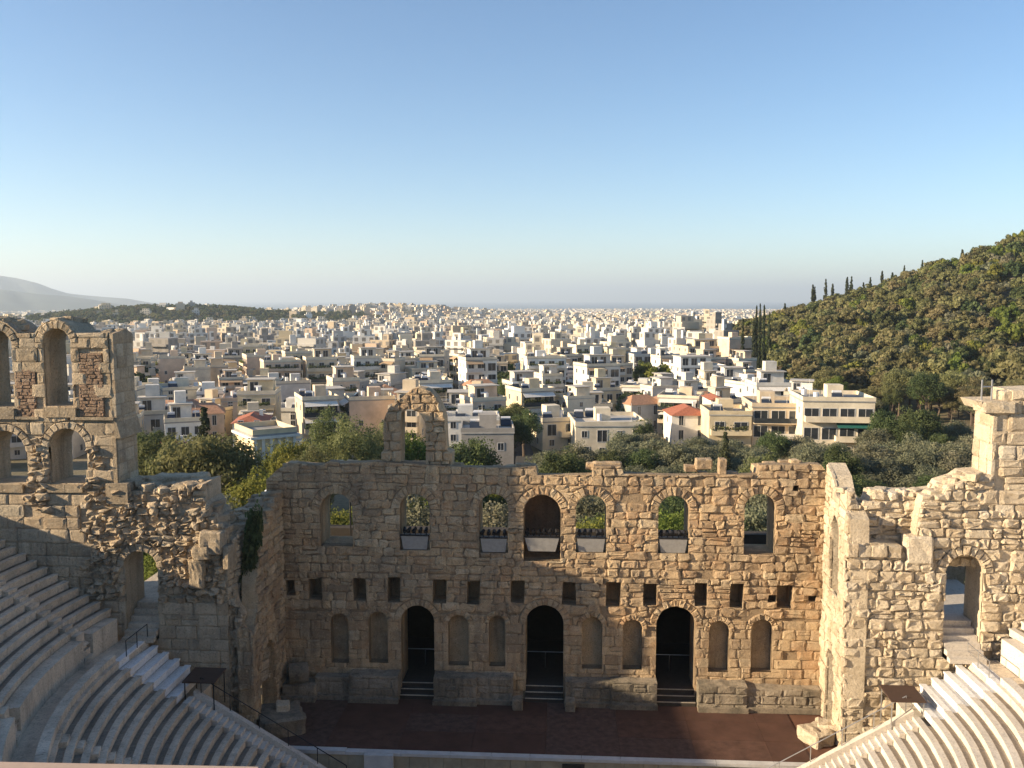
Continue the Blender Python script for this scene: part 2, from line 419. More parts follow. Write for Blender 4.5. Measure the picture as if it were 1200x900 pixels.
# ================================================================== the odeon: stage back wall
rnd = random.Random(11)
YW = -6.0                                     # plane of the wing fronts
PB = Panel((0, 0, 0), (1, 0, 0))
def pxarch(P, x0, x1, yt, yb=None, v0=None, rise=None, n=10):
    u0, va = P.uv(x0, yt); u1, vb = P.uv(x1, yt); v1 = P.uv((x0+x1)/2, yt)[1]
    if v0 is None: v0 = P.uv((x0+x1)/2, yb)[1]
    return (u0, u1, v0, v1, (u1-u0)/2 if rise is None else rise)
def A(a, n=10): return ccw(arch(a[0], a[1], a[2], a[3], n, a[4]))
def pxrect(P, xc, w, y0, y1):
    u0, v1 = P.uv(xc-w/2, y0); u1, _ = P.uv(xc+w/2, y0); v0 = P.uv(xc, y1)[1]
    return ccw([(u0, v0), (u1, v0), (u1, v1), (u0, v1)])
def wob(poly, a=0.05): return [(p[0]+rnd.uniform(-a, a), p[1]+rnd.uniform(-a, a)) for p in poly]

stage_wall = empty('stage_wall', (0, 0, 0), label='tall ruined back wall of the stage with arched windows, niches and three doors', cat='ruined wall')
doors = [pxarch(PB, *q, v0=-.12) for q in ((469.5, 508.5, 710), (616, 660.5, 709.6), (769.5, 815.6, 711))]
wins = [pxarch(PB, *q) for q in ((374.5, 412.5, 578.6, 640), (468, 503, 579, 645), (561.5, 595.5, 579, 648), (613.5, 657, 580, 658), (675, 711, 580, 648), (772, 808, 581, 649), (873, 910, 579, 650))]
niches = [pxarch(PB, *q) for q in ((387, 408, 719, 777), (431.5, 454, 717, 777), (525, 549, 721, 780), (573, 592, 721.5, 781), (682, 706, 723, 784), (730, 753, 726, 785), (831, 855, 728, 788), (881, 906, 726, 788))]
pockets = [wob(pxrect(PB, *q)) for q in ((340,10,680,698),(369,17,678,703),(421,16,677,705),(461.5,15,677,706),(514.6,16,680,707),(554.5,15,681,708),(606,17,680,707),(667,16,682,709),(719,17,682,711),(762.6,16,683.5,710),(821.5,16,683,711),(864,15,683,713),(905,10,697,706),(920,18,685.5,713),(952,9,698,706),(933,7,569,576))]
thru = [A(d) for d in doors]+[A(w) for w in wins]
allh = thru+[A(n_) for n_ in niches]+pockets
top_px = [(312,601),(312,563),(318,556),(325,549),(336,546),(347,543),(376,546),(386,541),(401,544),(441,542),(448,541),(531,546),(560,548),(596,548),(628,546),(630,556),(660,557),(694,556),(696,545),(728,546),(731,556),(790,557),(842,557),(888,557),(890,545),(920,544),(953,543),(962,545),(973,558)]
top = [PB.uv(*p) for p in top_px]
ol_back = ccw([(-18.7, -.15), (18.6, -.15), (18.6, top[-1][1]-1.0)]+[(u, v+rnd.uniform(-.06, .06)) for u, v in reversed(top)])
slab(PB, ol_back, allh, -0.085, -0.75, M['mortar'], 'wall_core', stage_wall)
tb = [(u, v-.02) for u, v in ol_back]
slab(PB, [(u, v if v < 1 else v-.35) for u, v in ol_back], thru+pockets, -0.753, -1.55, M['stone_back'], 'wall_core', stage_wall)
slab(PB, [(u, v if v < 1 else v-.35) for u, v in ol_back], thru, -1.553, -2.5, M['stone_back'], 'wall_core', stage_wall)
u0, u1, v0, v1, ri = wins[3]                                             # the central window is closed at its back
slab(PB, ccw([(u0-.3, v0-.3), (u1+.3, v0-.3), (u1+.3, v1+.3), (u0-.3, v1+.3)]), [], -2.505, -2.8, M['brickfill'], 'niche_back', stage_wall)
SW = Wall(stage_wall, M['stone_back'])
rings = [voussoirs(w[0], w[1], w[3], w[4], .62, rnd, 13) for w in wins]+[voussoirs(d[0], d[1], d[3], d[4], .5, rnd, 13) for d in doors]+[voussoirs(q[0], q[1], q[3], q[4], .38, rnd, 9) for q in niches]
up = lambda c: None if c[1] > 5.9 else 'skip'
lo = lambda c: None if c[1] <= 5.9 else 'skip'
lohole = allh
SW.lay(PB, ol_back, allh, (.42, .64), (.5, 1.2), .22, (lambda q: (-.05, .11) if q[0][0] > 1.5 else (-.02, .045)), .04, rnd, rings=rings, edge=.035, skip=.008, region=up)
SW.lay(PB, ol_back, allh+[r_[0] for r_ in rings], (.55, .75), (.6, 1.35), .10, (-.015, .05), .02, rnd, edge=.03, skip=.006, region=lo)
# podium blocks along the foot of the wall
PP = Panel((0, -1.05, 0), (1, 0, 0))
pods = [(330,369,803,-1.2),(369,409,793,-.75),(409,466,791,-1.1),(508,558,789,-1.15),(558,601,791,-.85),(662,716,799,-.85),(716,770,800,-1.0),(819,876,804,-1.1),(876,963,808,-.95)]
for i, (x0, x1, yt, yf) in enumerate(pods):
    P_ = Panel((0, yf, 0), (1, 0, 0)); a, v1 = P_.uv(x0, yt); b, _ = P_.uv(x1, yt); v1 = max(.8, min(1.75, v1)); o_ = ccw([(a, -.1), (b, -.1), (b, v1), (a, v1)])
    if i == 0: v1 = 1.0; o_ = ccw([(a, -.1), (b, -.1), (b, v1), (a, v1)])
    slab(P_, rough(o_, .03, rnd, .5), [], -.07, yf+.02, M['plinth'], 'podium', stage_wall)
    SW.lay(P_, o_, [], (.45, .8), (.7, 1.7), .10, (-.02, .05), .03, rnd, mat=M['plinth'], edge=.05, weight=1.5, skip=0)
    mb = MB(); mb.box(a-.05, b+.05, yf-.28, yf+.1, .003, .30); mb.put('podium_step', M['plinth'], stage_wall)
for x0, x1, yy in ((601, 613, 810), (662, 674, 817)):
    a = PP.uv(x0, 829)[0]; b = PP.uv(x1, 829)[0]; boulder('fallen_block', ((a+b)/2, -1.5, .36), (b-a, .7, .75), M['plinth'], stage_wall, 5+x0, amp=.08)
# door steps and the dark passage behind
for d in doors:
    for k in range(3):
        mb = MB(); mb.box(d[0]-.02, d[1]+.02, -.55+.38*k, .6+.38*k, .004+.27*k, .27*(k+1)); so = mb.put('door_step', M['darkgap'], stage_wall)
        mb = MB(); mb.box(d[0]-.02, d[1]+.02, -.57+.38*k, -.5+.38*k, .27*(k+1)-.03, .27*(k+1)+.012); mb.put('step_nosing', M['marble_old'], so)
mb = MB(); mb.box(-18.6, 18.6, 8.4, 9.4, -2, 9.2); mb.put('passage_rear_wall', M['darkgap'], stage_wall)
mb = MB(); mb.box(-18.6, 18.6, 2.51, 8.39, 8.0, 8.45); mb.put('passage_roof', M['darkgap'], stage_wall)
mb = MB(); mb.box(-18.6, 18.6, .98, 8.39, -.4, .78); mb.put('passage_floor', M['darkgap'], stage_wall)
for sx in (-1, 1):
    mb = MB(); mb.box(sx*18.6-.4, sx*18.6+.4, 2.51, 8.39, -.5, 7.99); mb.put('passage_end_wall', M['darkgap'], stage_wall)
for d in doors:
    mb = MB(); mb.tube((d[0]-.3, 3.2, 1.95), (d[1]+.3, 3.2, 1.95), .03)
    for q in range(3): x = d[0]-.2+q*(d[1]-d[0]+.4)/2; mb.tube((x, 3.2, .78), (x, 3.2, 1.95), .03)
    mb.put('passage_railing', M['steel'], stage_wall)
# rough capping blocks on the wall head
for i in range(46):
    u = rnd.uniform(-17.5, 17.5)
    v = max(q[1] for q in top if abs(q[0]-u) < 2.2) if any(abs(q[0]-u) < 2.2 for q in top) else 15
    vv = float(np.interp(u, [q[0] for q in top], [q[1] for q in top]))
    boulder('capping_stone', (u, rnd.uniform(.55, 2.1), vv-.42+rnd.uniform(-.05, .12)), (rnd.uniform(.5, 1.5), rnd.uniform(.4, .9), rnd.uniform(.3, .5)), M['stone_back'], stage_wall, i, rnd.uniform(-.3, .3))
for i, (x0, x1, y0, y1, dy) in enumerate(((815,834,537,549,1.5),(842,850,537,557,.6),(925,935,538,546,.8),(802,816,545,552,1.8),(386,402,540,548,1.0),(604,628,543,551,.8),(696,728,541,551,1.0),(338,350,541,548,.6))):
    a, b = atY(x0, y0, dy), atY(x1, y1, dy)
    boulder('loose_block', ((a.x+b.x)/2, dy, (a.z+b.z)/2), (b.x-a.x, .75, a.z-b.z), M['stone_back'], stage_wall, 90+i, amp=.12)
# the free-standing arch on the wall head
PA = Panel((0, .35, 0), (1, 0, 0))
outer = [(446,541),(447,530),(450,526),(449,505),(450,491),(455,479),(462,471),(470,467),(476,461),(483,456),(490,454.5),(498,456),(505,459),(511,466),(515,473),(519,482),(521,491),(522,515),(523,528),(530,531),(529,549)]
inner = [(499,549),(499,500),(497.5,493),(492.7,485),(483,480),(476.7,480),(470,484),(470,549)]
oa = ccw([PA.uv(*p) for p in outer+inner+[(446,549)]])
slab(PA, oa, [], -.16, -1.45, M['stone_back'], 'arch_core', stage_wall)
SW.lay(PA, oa, [], (.5, .75), (.5, .95), .2, (-.02, .07), .05, rnd, edge=.05, skip=0, weight=2)
SW.finish(300)

# window boxes with their rows of lamps, one in each window that has one
def window_box(w, yb, lab, tilt=0.0, narrow=0.0):
    u0, u1, v0 = w[0], w[1], w[2]; t = empty('lamp_box', ((u0+u1)/2, .18, v0), label=lab, cat='lamp box', group='lamp boxes in the stage wall windows'); hw = (u1-u0)/2-.08; H = .98
    if narrow: t.location.z = v0+.62
    mb = MB(); k = .86 if not narrow else .78
    mb.hexa([(-hw*k, -.06, .03), (hw*k, -.06, .03), (hw*k, .45, .03), (-hw*k, .45, .03), (-hw, -.22, H), (hw, -.22, H), (hw, .5, H+tilt), (-hw, .5, H)]); mb.put('box', M['canvas'], t)
    mb = MB(); mb.box(-hw-.05, hw+.05, -.24, -.16, H, H+.10); mb.put('rim', M['iron'], t)
    n_ = 5 if not narrow else 6
    for i in range(n_):
        x = -hw+.18+i*(2*hw-.36)/(n_-1); mb = MB(); a = random.Random(i+int(u0*7)).uniform(-.12, .12)
        mb.tube((x, .12, H+.0), (x, .12, H+.26), .03, n=6); mb.tube((x+a, -.1, H+.28), (x, .26, H+.44), .15, .10, 10); lo_ = mb.put('lamp', M['iron'], t); MB().tube((x+a, -.115, H+.275), (x+a, -.1, H+.28), .12, .12, 10).put('lens', M['iron'], lo_)
window_box(wins[1], 645, 'grey lamp box with a slumped lower edge in an arched window', .0)
window_box(wins[2], 648, 'grey lamp box in the arched window beside the closed dark niche, shaded side')
window_box(wins[3], 658, 'wide tapered grey lamp box inside the closed dark central niche', 0, 1)
window_box(wins[4], 648, 'grey lamp box in the window with a bright yellow bush beyond, next to the niche')
window_box(wins[5], 649, 'grey lamp box in the sunlit window amid rough warm stones')
# ------------------------------------------------------------------ stage floor and front
st = empty('stage', (0, -7.6, 0), label='low brown stage with pale coping in front of the ruined wall', cat='stage')
st0 = Vector(st.location)
def wput(mb, name, mat, parent):
    for v in mb.v: v -= parent.location
    return mb.put(name, mat, parent)
xs = [-17.6, -13.2, -8.8, -4.4, 0, 4.4, 8.8, 13.2, 15.4]
for a, b in zip(xs[:-1], xs[1:]):
    for y0, y1 in ((-7.3, -4.9), (-4.9, -2.5), (-2.5, 2.2)):
        mb = MB(); mb.box(a+.006, b-.006, y0+.006, y1-.006, -.12, rnd.uniform(-.006, .004)); wput(mb, 'stage_panel', rnd.choice([M['stage'], M['stage'], M['stage_b'], M['stage_c']]), st)
mb = MB(); mb.hexa([(15.42,-7.3,-.12),(17.6,-7.3,-.12),(17.6,2.2,-.12),(15.42,2.2,-.12),(15.42,-7.3,-.05),(17.6,-7.3,-.05),(17.6,2.2,-.05),(15.42,2.2,-.05)]); wput(mb, 'side_board', M['stage2'], st)
mb = MB(); mb.box(-17.6, 17.6, -7.28, 2.3, -2.0, -.13); wput(mb, 'stage_body', M['stagefront'], st)
x = -17.4
i = 0
while x < 17.4:
    w = rnd.uniform(2.2, 3.4); b = min(17.4, x+w); dz = .05 if b < -11.4 else 0.0
    mb = MB(); mb.box(x+.01, b-.01, -7.72+rnd.uniform(-.01, .01), -7.3, -.16, .02+dz); wput(mb, 'coping_slab', M['coping'], st); x = b
x = -17.2
while x < 17.2:
    w = rnd.uniform(.8, 1.5); mb = MB(); mb.box(x+.012, min(17.2, x+w)-.012, -7.6+rnd.uniform(-.01, .015), -7.3, -1.84, -.17); wput(mb, 'front_panel', M['stagefront'], st); x += w
mb = MB(); mb.box(-10.6, -8.9, -8.0, -7.73, -1.84, .0); wput(mb, 'pale_step_block', M['coping'], st)
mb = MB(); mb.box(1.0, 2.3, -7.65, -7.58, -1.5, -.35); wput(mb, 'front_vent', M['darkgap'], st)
v = [(0, CC.y, -1.85)]+[(19*math.cos(t), CC.y+19*math.sin(t), -1.85) for t in [2*math.pi*i/48 for i in range(48)]]
tag(put('orchestra_floor', mesh('orchestra_floor', v, [(0, 1+i, 1+(i+1) % 48) for i in range(48)]), M['marble_old']), kind='structure')
# rocks at either end of the stage
for i, (c, s_, rz, lab) in enumerate([((-16.6,-4.9,.35), (2.6,3.0,1.5), .4, 'huge dark fallen boulder with a pale top at the stage end'), ((16.3,-4.6,.3), (1.5,1.7,.9), .5, 'pale squared fallen block lying on the sunlit stage end'), ((17.3,-3.9,.3), (1.5,1.3,1.0), -.3, 'rounded pale fallen block leaning by the stage end wall')]):
    tag(boulder('fallen_boulder', c, s_, M['plinth'] if i == 0 else M['stone_right'], None, 200+i, rz, .2), lab, 'boulder')
tag(boulder('pale_stone', (-16.5, -4.6, 1.2), (.8, .9, .5), M['stone_right'], None, 300, .3, .15), 'small pale stone lying on the dark fallen boulder', 'stone')
# hollow stone drum on the podium
t = empty('stone_drum', (-16.7, -.62, 1.0), rz=.35, label='dark hollow stone drum lying on the podium in the corner', cat='stone drum')
K = 20; v = []; f = []
for k in range(K):
    a = 2*math.pi*k/K; jr = 1+.04*math.sin(5*a)
    for r_, y_ in ((.62*jr, -.5), (.68*jr, .0), (.62*jr, .5), (.45, .5), (.45, -.5)): v.append((y_*1.25, r_*math.cos(a), .66+r_*math.sin(a)))
for k in range(K):
    for j in range(5): a = k*5+j; b = k*5+(j+1) % 5; c = ((k+1) % K)*5; f.append((a, b, c+(j+1) % 5, c+j))
put('drum', mesh('drum', v, f, (.1, .5, 0, 1)), M['plinth'], t)

# ================================================================== wings
def wing(name, label): return empty(name, (0, 0, 0), label=label, cat='ruined wall')
# ---- shaded wing with the two-storey arcade
lw = wing('wing_wall', 'two-storey ruined arcade wing with red brick piers, half in shadow')
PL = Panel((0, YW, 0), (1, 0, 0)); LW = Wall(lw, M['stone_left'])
A1 = pxarch(PL, 48.5, 81.5, 385, 476); A0 = pxarch(PL, -22, 12, 387, 477); B1 = pxarch(PL, 56, 99, 502.5, 566.5); B0 = pxarch(PL, -20, 28.5, 505, 567)
d1 = pxarch(PL, 144, 182.5, 646, v0=5.95)
lt = [(-120,392),(-34,392),(-30,384),(-20,377),(-5,374),(8,379),(16,386),(20,391),(40,391),(44,384),(50,378.5),(58,375.5),(66,374.5),(75,377),(82,382.5),(87,390),(126,390),(128,420),(131,470),(133,489),(137,491),(135,500),(136,540),(137,566),(152,568),(152,577),(182,575),(210,573),(221,570),(239,567),(240,588),(245,592),(246,602),(251,603),(254,614),(260,620),(258,634),(264,650)]
tl = [PL.uv(*p) for p in lt]; ur = PL.uv(266, 700)[0]
ol_l = ccw([(tl[0][0], -2.5), (ur, -2.5), (ur, 9.0)]+[(u+rnd.uniform(-.03, .03), v+rnd.uniform(-.03, .03)) for u, v in reversed(tl)])
lh = [A(q) for q in (A1, A0, B1, B0, d1)]
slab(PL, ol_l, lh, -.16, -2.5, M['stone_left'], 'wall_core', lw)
vb = PL.uv(60, 590)[1]; ux = PL.uv(95, 560)[0]; upier = PL.uv(123, 450)[0]
ring_l = [voussoirs(q[0], q[1], q[3], q[4], .5, rnd, 11) for q in (A1, A0, B1, B0)]+[voussoirs(d1[0], d1[1], d1[3], d1[4], .5, rnd, 9)]
bx1 = (PL.uv(92, 450)[0], PL.uv(120, 450)[0], PL.uv(100, 488)[1], PL.uv(100, 414)[1]); bx2 = (PL.uv(17, 450)[0], PL.uv(41, 450)[0], PL.uv(30, 490)[1], PL.uv(30, 432)[1])
inb = lambda c, b: b[0] < c[0] < b[1] and b[2] < c[1] < b[3]
uR, vR = PL.uv(96, 566)[0], PL.uv(100, 575)[1]
ruin = lambda c: (c[0] > uR+ .2*math.sin(c[1]*3) and 15.6 > c[1] > 8.2) or (PL.uv(30, 540)[0] < c[0] < PL.uv(55, 540)[0] and PL.uv(30, 600)[1] < c[1] < PL.uv(30, 510)[1]) or (uR < c[0] < PL.uv(119, 540)[0] and c[1] < PL.uv(100, 525)[1] and c[1] > 8.2)
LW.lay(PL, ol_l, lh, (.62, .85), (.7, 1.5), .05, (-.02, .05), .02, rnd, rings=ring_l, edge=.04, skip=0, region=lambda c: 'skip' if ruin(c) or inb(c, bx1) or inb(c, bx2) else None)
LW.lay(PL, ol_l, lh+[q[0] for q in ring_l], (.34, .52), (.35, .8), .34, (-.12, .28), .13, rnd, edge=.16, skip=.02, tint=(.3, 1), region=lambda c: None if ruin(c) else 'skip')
for bx in (bx1, bx2):
    LW.lay(PL, ccw([(bx[0], bx[2]), (bx[1], bx[2]), (bx[1], bx[3]), (bx[0], bx[3])]), lh+[q[0] for q in ring_l], (.17, .22), (.35, .6), .08, (-.03, .02), .015, rnd, mat=M['brickfill'], edge=.02, skip=0, weight=.4)
# string course, sills, corbel
for z_, x0, x1, h, pr in ((PL.uv(60, 490)[1], -60, 46, .16, .10), (PL.uv(60, 490)[1], 84, 134, .16, .14)):
    a, b = PL.uv(x0, 490)[0], PL.uv(x1, 490)[0]; mb = MB(); mb.box(a, b, YW-pr, YW+.1, z_-h/2, z_+h/2); mb.put('string_course', M['stone_left'], lw)
for (x0, x1, y0, y1) in ((52, 90, 477, 489), (-25, 18, 478, 491), (56, 98, 567, 577), (-20, 28, 567, 577)):
    a, v1 = PL.uv(x0, y0); b, v0 = PL.uv(x1, y1); n_ = 2
    for k in range(n_):
        mb = MB(); w = (b-a)/n_; mb.box(a+k*w+.01, a+(k+1)*w-.01, YW-.12, YW+.12, v0, v1-.01); wput(mb, 'sill_block', M['stone_left'], lw)
# tower end face
xt = PL.uv(137, 520)[0]+.02; PT = Panel((xt, YW, 0), (0, 1, 0)); zt0, zt1 = PL.uv(136, 572)[1], PL.uv(126, 391)[1]
ot = ccw([(.04, zt0), (2.46, zt0), (2.46, zt1-.1), (1.6, zt1+.25), (.8, zt1+.1), (.04, zt1)])
mb = MB(); mb.box(xt-.6, xt-.02, YW+.1, YW+2.45, zt0, zt1-.2); mb.put('pier_core', M['stone_left'], lw)
LW.lay(PT, ot, [], (.62, .85), (.7, 1.2), .05, (-.0, .04), .015, rnd, edge=.03, skip=0, tint=(.5, 1))
zc = PL.uv(135, 495)[1]
mb = MB(); mb.hexa([(xt-.1,YW-.1,zc-.9),(xt+.28,YW-.1,zc-.95),(xt+.28,YW+2.6,zc-.95),(xt-.1,YW+2.6,zc-.9),(xt-.1,YW-.1,zc+.1),(xt+.05,YW-.1,zc),(xt+.05,YW+2.6,zc),(xt-.1,YW+2.6,zc+.1)]); mb.put('weathering_course', M['stone_left'], lw)
mb = MB(); mb.box(xt-.3, xt-.06, YW-.02, YW+2.5, zt0+.02, zc-.96); mb.put('lower_pier_face', M['stone_left'], lw)
a, v1 = PL.uv(137, 566); b, v0 = PL.uv(152, 590); mb = MB(); mb.box(a-.6, b, YW-.22, YW+.8, v0, v1); mb.put('corner_corbel', M['stone_left'], lw)
for i, (x0, x1, y0, y1, dy) in enumerate(((178,226,557,575,-3.6),(152,180,568,582,-4.2),(200,240,571,590,-4.6),(236,248,590,606,-5.2),(243,258,603,622,-5.4),(235,262,622,650,-6.3),(226,246,640,656,-6.4),(150,182,560,575,-3.9),(225,240,556,572,-4.0),(262,270,640,668,-6.2),(222,240,655,690,-6.3))):
    a, b = atY(x0, y0, dy), atY(x1, y1, dy)
    boulder('broken_block', ((a.x+b.x)/2, dy+.4, (a.z+b.z)/2), (b.x-a.x, 1.3, a.z-b.z), M['stone_left'], lw, 400+i, amp=.13)
for i in range(26):
    x = rnd.choice((-5, 66))+rnd.gauss(0, 14); yt = float(np.interp(x, [q[0] for q in lt[:17]], [q[1] for q in lt[:17]])); dy = rnd.uniform(YW+.5, YW+2.2); a = PL.uv(x, yt)
    boulder('vault_stone', (a[0], dy, a[1]-.02), (rnd.uniform(.4, .9), rnd.uniform(.4, .8), rnd.uniform(.2, .4)), M['stone_left'], lw, 600+i, rnd.uniform(-.5, .5), .2)
def rubble_on(P, line, n, dy0, dy1, mat, thing, s0=.3, s1=.8, seed=0):
    for i in range(n):
        x = rnd.uniform(line[0][0], line[-1][0]); yt = float(np.interp(x, [q[0] for q in line], [q[1] for q in line])); a = P.uv(x, yt); s_ = rnd.uniform(s0, s1)
        boulder('rubble_stone', (a[0], P.O.y+rnd.uniform(dy0, dy1), a[1]-.04), (s_*rnd.uniform(.8, 1.4), s_, s_*rnd.uniform(.4, .7)), mat, thing, seed+i, rnd.uniform(-.8, .8), .25)
rubble_on(PL, [(153,568),(182,575),(210,573),(239,568)], 34, .2, 2.3, M['stone_left'], lw, .35, .9, 700)
rubble_on(PL, [(240,590),(246,602),(254,614),(262,640)], 14, .1, 2.0, M['stone_left'], lw, .35, .8, 760)
rubble_on(PL, [(88,391),(126,390)], 8, .3, 2.2, M['stone_left'], lw, .3, .7, 790)
# inner end wall of the shaded wing, with its doorway
xe = atY(297, 760, YW).x; PS = Panel((xe, YW, 0), (-17.7-xe, 6.0, 0)); LS = math.hypot(-17.7-xe, 6.0)
ds = (1.35, 3.9, -.1, 4.9, 1.2)
os_ = ccw([(0, -.15), (LS, -.15), (LS, 13.9), (4.6, 13.7), (3.4, 13.2), (2.2, 12.2), (1.5, 10.8), (1.0, 9.2), (.95, 7.6), (.5, 6.6), (0, 6.2)])
slab(PS, rough(os_, .05, rnd, .9), [A(ds)], -.15, -1.0, M['stone_back'], 'wall_core', lw)
LW.lay(PS, os_, [A(ds)], (.45, .65), (.5, 1.1), .2, (-.05, .08), .05, rnd, mat=M['stone_back'], rings=[voussoirs(ds[0], ds[1], ds[3], ds[4], .5, rnd, 9)], edge=.08)
PE = Panel((xe-1.0, YW, 0), (1, 0, 0)); oe = ccw([(0, -.2), (1.0, -.2), (1.0, 6.3), (.4, 7.0), (0, 6.6)])
LW.lay(PE, oe, [], (.6, .9), (.4, .6), .12, (-.02, .08), .05, rnd, mat=M['stone_back'], edge=.06)
PO = Panel((ur+.05, YW+.1, 0), (1.55, 5.5, 0)); oo = rough(ccw([(0, 2), (5.6, 2), (5.6, 13.7), (3.0, 13.0), (1.2, 12.4), (0, 11.6)]), .1, rnd, .8)
slab(PO, oo, [], -.15, -1.6, M['stone_left'], 'wall_core', lw)
LW.lay(PO, oo, [], (.30, .42), (.5, .9), .14, (-.04, .08), .04, rnd, edge=.06, tint=(0, .7))
for i in range(22):
    k = rnd.random(); q = PO.P(5.5*k, float(np.interp(5.5*k, [0, 1.2, 3.0, 5.6], [11.6, 12.4, 13.0, 13.7])), -rnd.uniform(.1, 1.5)); s_ = rnd.uniform(.35, .8)
    boulder('rubble_stone', q, (s_*1.2, s_, s_*.6), M['stone_left'], lw, 900+i, rnd.uniform(-.8, .8), .25)
for i in range(12):
    k = rnd.random(); q = PS.P(LS*(.35+.65*k), float(np.interp(LS*(.35+.65*k), [1.5, 2.2, 3.4, 4.6, 6.1], [10.8, 12.2, 13.2, 13.7, 13.9])), -rnd.uniform(.05, .9)); s_ = rnd.uniform(.3, .7)
    boulder('rubble_stone', q, (s_*1.1, s_, s_*.6), M['stone_back'], lw, 940+i, rnd.uniform(-.8, .8), .25)
# rubble fill between the wing front and the end wall
PF = Panel((ur-.1, YW+.35, 0), (1, 0, 0)); of_ = rough(ccw([(0, -2), (xe-ur-.7, -2), (xe-ur-.7, 5.6), (.9, 7.5), (0, 9.5)]), .12, rnd, .7)
slab(PF, of_, [], -.16, -1.5, M['stone_left'], 'wall_core', lw)
LW.lay(PF, of_, [], (.4, .7), (.4, .9), .3, (-.1, .2), .1, rnd, edge=.12, tint=(0, .7))
LW.finish(300)
# steps up through the doorway of the shaded wing
for k in range(6):
    mb = MB(); mb.box(d1[0]+.05, d1[1]-.05, YW-.7+.42*k, YW+2.6, 5.95, 6.22+.30*k); mb.put('doorway_step', M['marble_old'], lw)
mb = MB(); mb.box(d1[0]-1.5, d1[1]+1.5, YW+2.62, 3.5, 7.3, 7.7); mb.put('doorway_landing', M['marble_old'], lw)
mb = MB(); mb.box(d1[1]-.9, d1[1]+.6, -.2, .3, 7.71, 8.9); mb.put('landing_block', M['stone_left'], lw)

# ---- sunlit wing
rw = wing('wing_wall', 'sunlit cream wing wall with a rounded doorway, stepped ledges and a tower stub')
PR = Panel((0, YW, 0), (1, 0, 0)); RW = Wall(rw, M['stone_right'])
d2 = pxarch(PR, 1110, 1155, 651, v0=5.95)
rt = [(990,652),(1000,635),(1030,637),(1058,641),(1062,655),(1069,659),(1074,632),(1078,602),(1083,582),(1107,579),(1112,571),(1120,568),(1131,565),(1141,558),(1164,556),(1164,520),(1166,485),(1152,480),(1147,471),(1187,470),(1188,458),(1290,455)]
tr = [PR.uv(*p) for p in rt]; xl = PR.uv(990, 740)[0]
ol_r = ccw([(xl, -2.5), (tr[-1][0], -2.5)]+[(u+rnd.uniform(-.02, .02), v+rnd.uniform(-.03, .03)) for u, v in reversed(tr)])
ol_r2 = [(max(u, xl+.75), v) for u, v in ol_r]
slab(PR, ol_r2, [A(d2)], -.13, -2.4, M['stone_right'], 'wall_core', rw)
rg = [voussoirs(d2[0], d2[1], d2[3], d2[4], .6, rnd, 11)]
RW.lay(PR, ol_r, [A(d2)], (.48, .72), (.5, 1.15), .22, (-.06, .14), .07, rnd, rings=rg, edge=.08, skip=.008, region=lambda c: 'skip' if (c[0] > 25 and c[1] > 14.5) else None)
RW.lay(PR, ol_r, [A(d2)]+[q[0] for q in rg], (.7, 1.0), (.8, 1.6), .10, (-.02, .10), .05, rnd, edge=.06, skip=0, region=lambda c: None if (c[0] > 25 and c[1] > 14.5) else 'skip')
PU = Panel((0, YW+1.1, 0), (1, 0, 0))
ru = [(982,577),(1002,576),(1003,584),(1007,592),(1013,593),(1018,590),(1022,581),(1026,577),(1080,578),(1107,578),(1112,571),(1120,568),(1131,565),(1141,556)]
tu = [PU.uv(*p) for p in ru]; ou = ccw([(tu[0][0]+.6, 11.0), (25.6, 11.0), (25.6, tu[-1][1])]+[(max(u, tu[0][0]+.6), v) for u, v in reversed(tu)])
slab(PU, ou, [], -.16, -1.5, M['stone_right'], 'wall_core', rw)
RW.lay(PU, ou, [], (.42, .6), (.5, 1.1), .26, (-.08, .14), .09, rnd, edge=.11)
for i, (x0, x1, y0, y1, dy) in enumerate(((992,1004,636,652,-5.9),(1004,1019,638,651,-5.8),(1020,1038,638,652,-5.9),(1039,1054,639,653,-5.9),(1062,1090,628,660,-5.9),(1108,1140,566,586,-5.1),(1130,1146,553,572,-4.6),(1143,1160,556,575,-5.2),(1150,1188,470,484,-5.9),(1172,1200,458,472,-5.5))):
    a, b = atY(x0, y0, dy), atY(x1, y1, dy)
    boulder('broken_block', ((a.x+b.x)/2, dy+.3, (a.z+b.z)/2), (b.x-a.x, 1.2, a.z-b.z), M['stone_right'], rw, 500+i, amp=.12)
rubble_on(PU, [(1022,581),(1026,578),(1080,579)], 12, .2, 1.3, M['stone_right'], rw, .3, .7, 820)
rubble_on(PR, [(1083,583),(1107,580),(1120,569),(1141,559),(1160,557)], 16, .2, 2.2, M['stone_right'], rw, .35, .8, 850)
rubble_on(PU, [(985,578),(1002,577),(1010,593),(1020,588)], 8, .1, 1.2, M['stone_right'], rw, .3, .6, 880)
xr2 = PR.uv(1165, 540)[0]; PV = Panel((xr2-.14, YW+2.4, 0), (0, -1, 0)); zb, ze = PR.uv(1165, 600)[1], PR.uv(1165, 487)[1]
mb = MB(); mb.box(xr2+.03, xr2+1.2, YW+.2, YW+2.4, zb-1, ze); mb.put('pier_core', M['stone_right'], rw)
RW.lay(PV, ccw([(0, zb-.5), (2.36, zb-.5), (2.36, ze), (0, ze-.2)]), [], (.7, 1.0), (.8, 1.4), .08, (0, .06), .03, rnd, edge=.05)
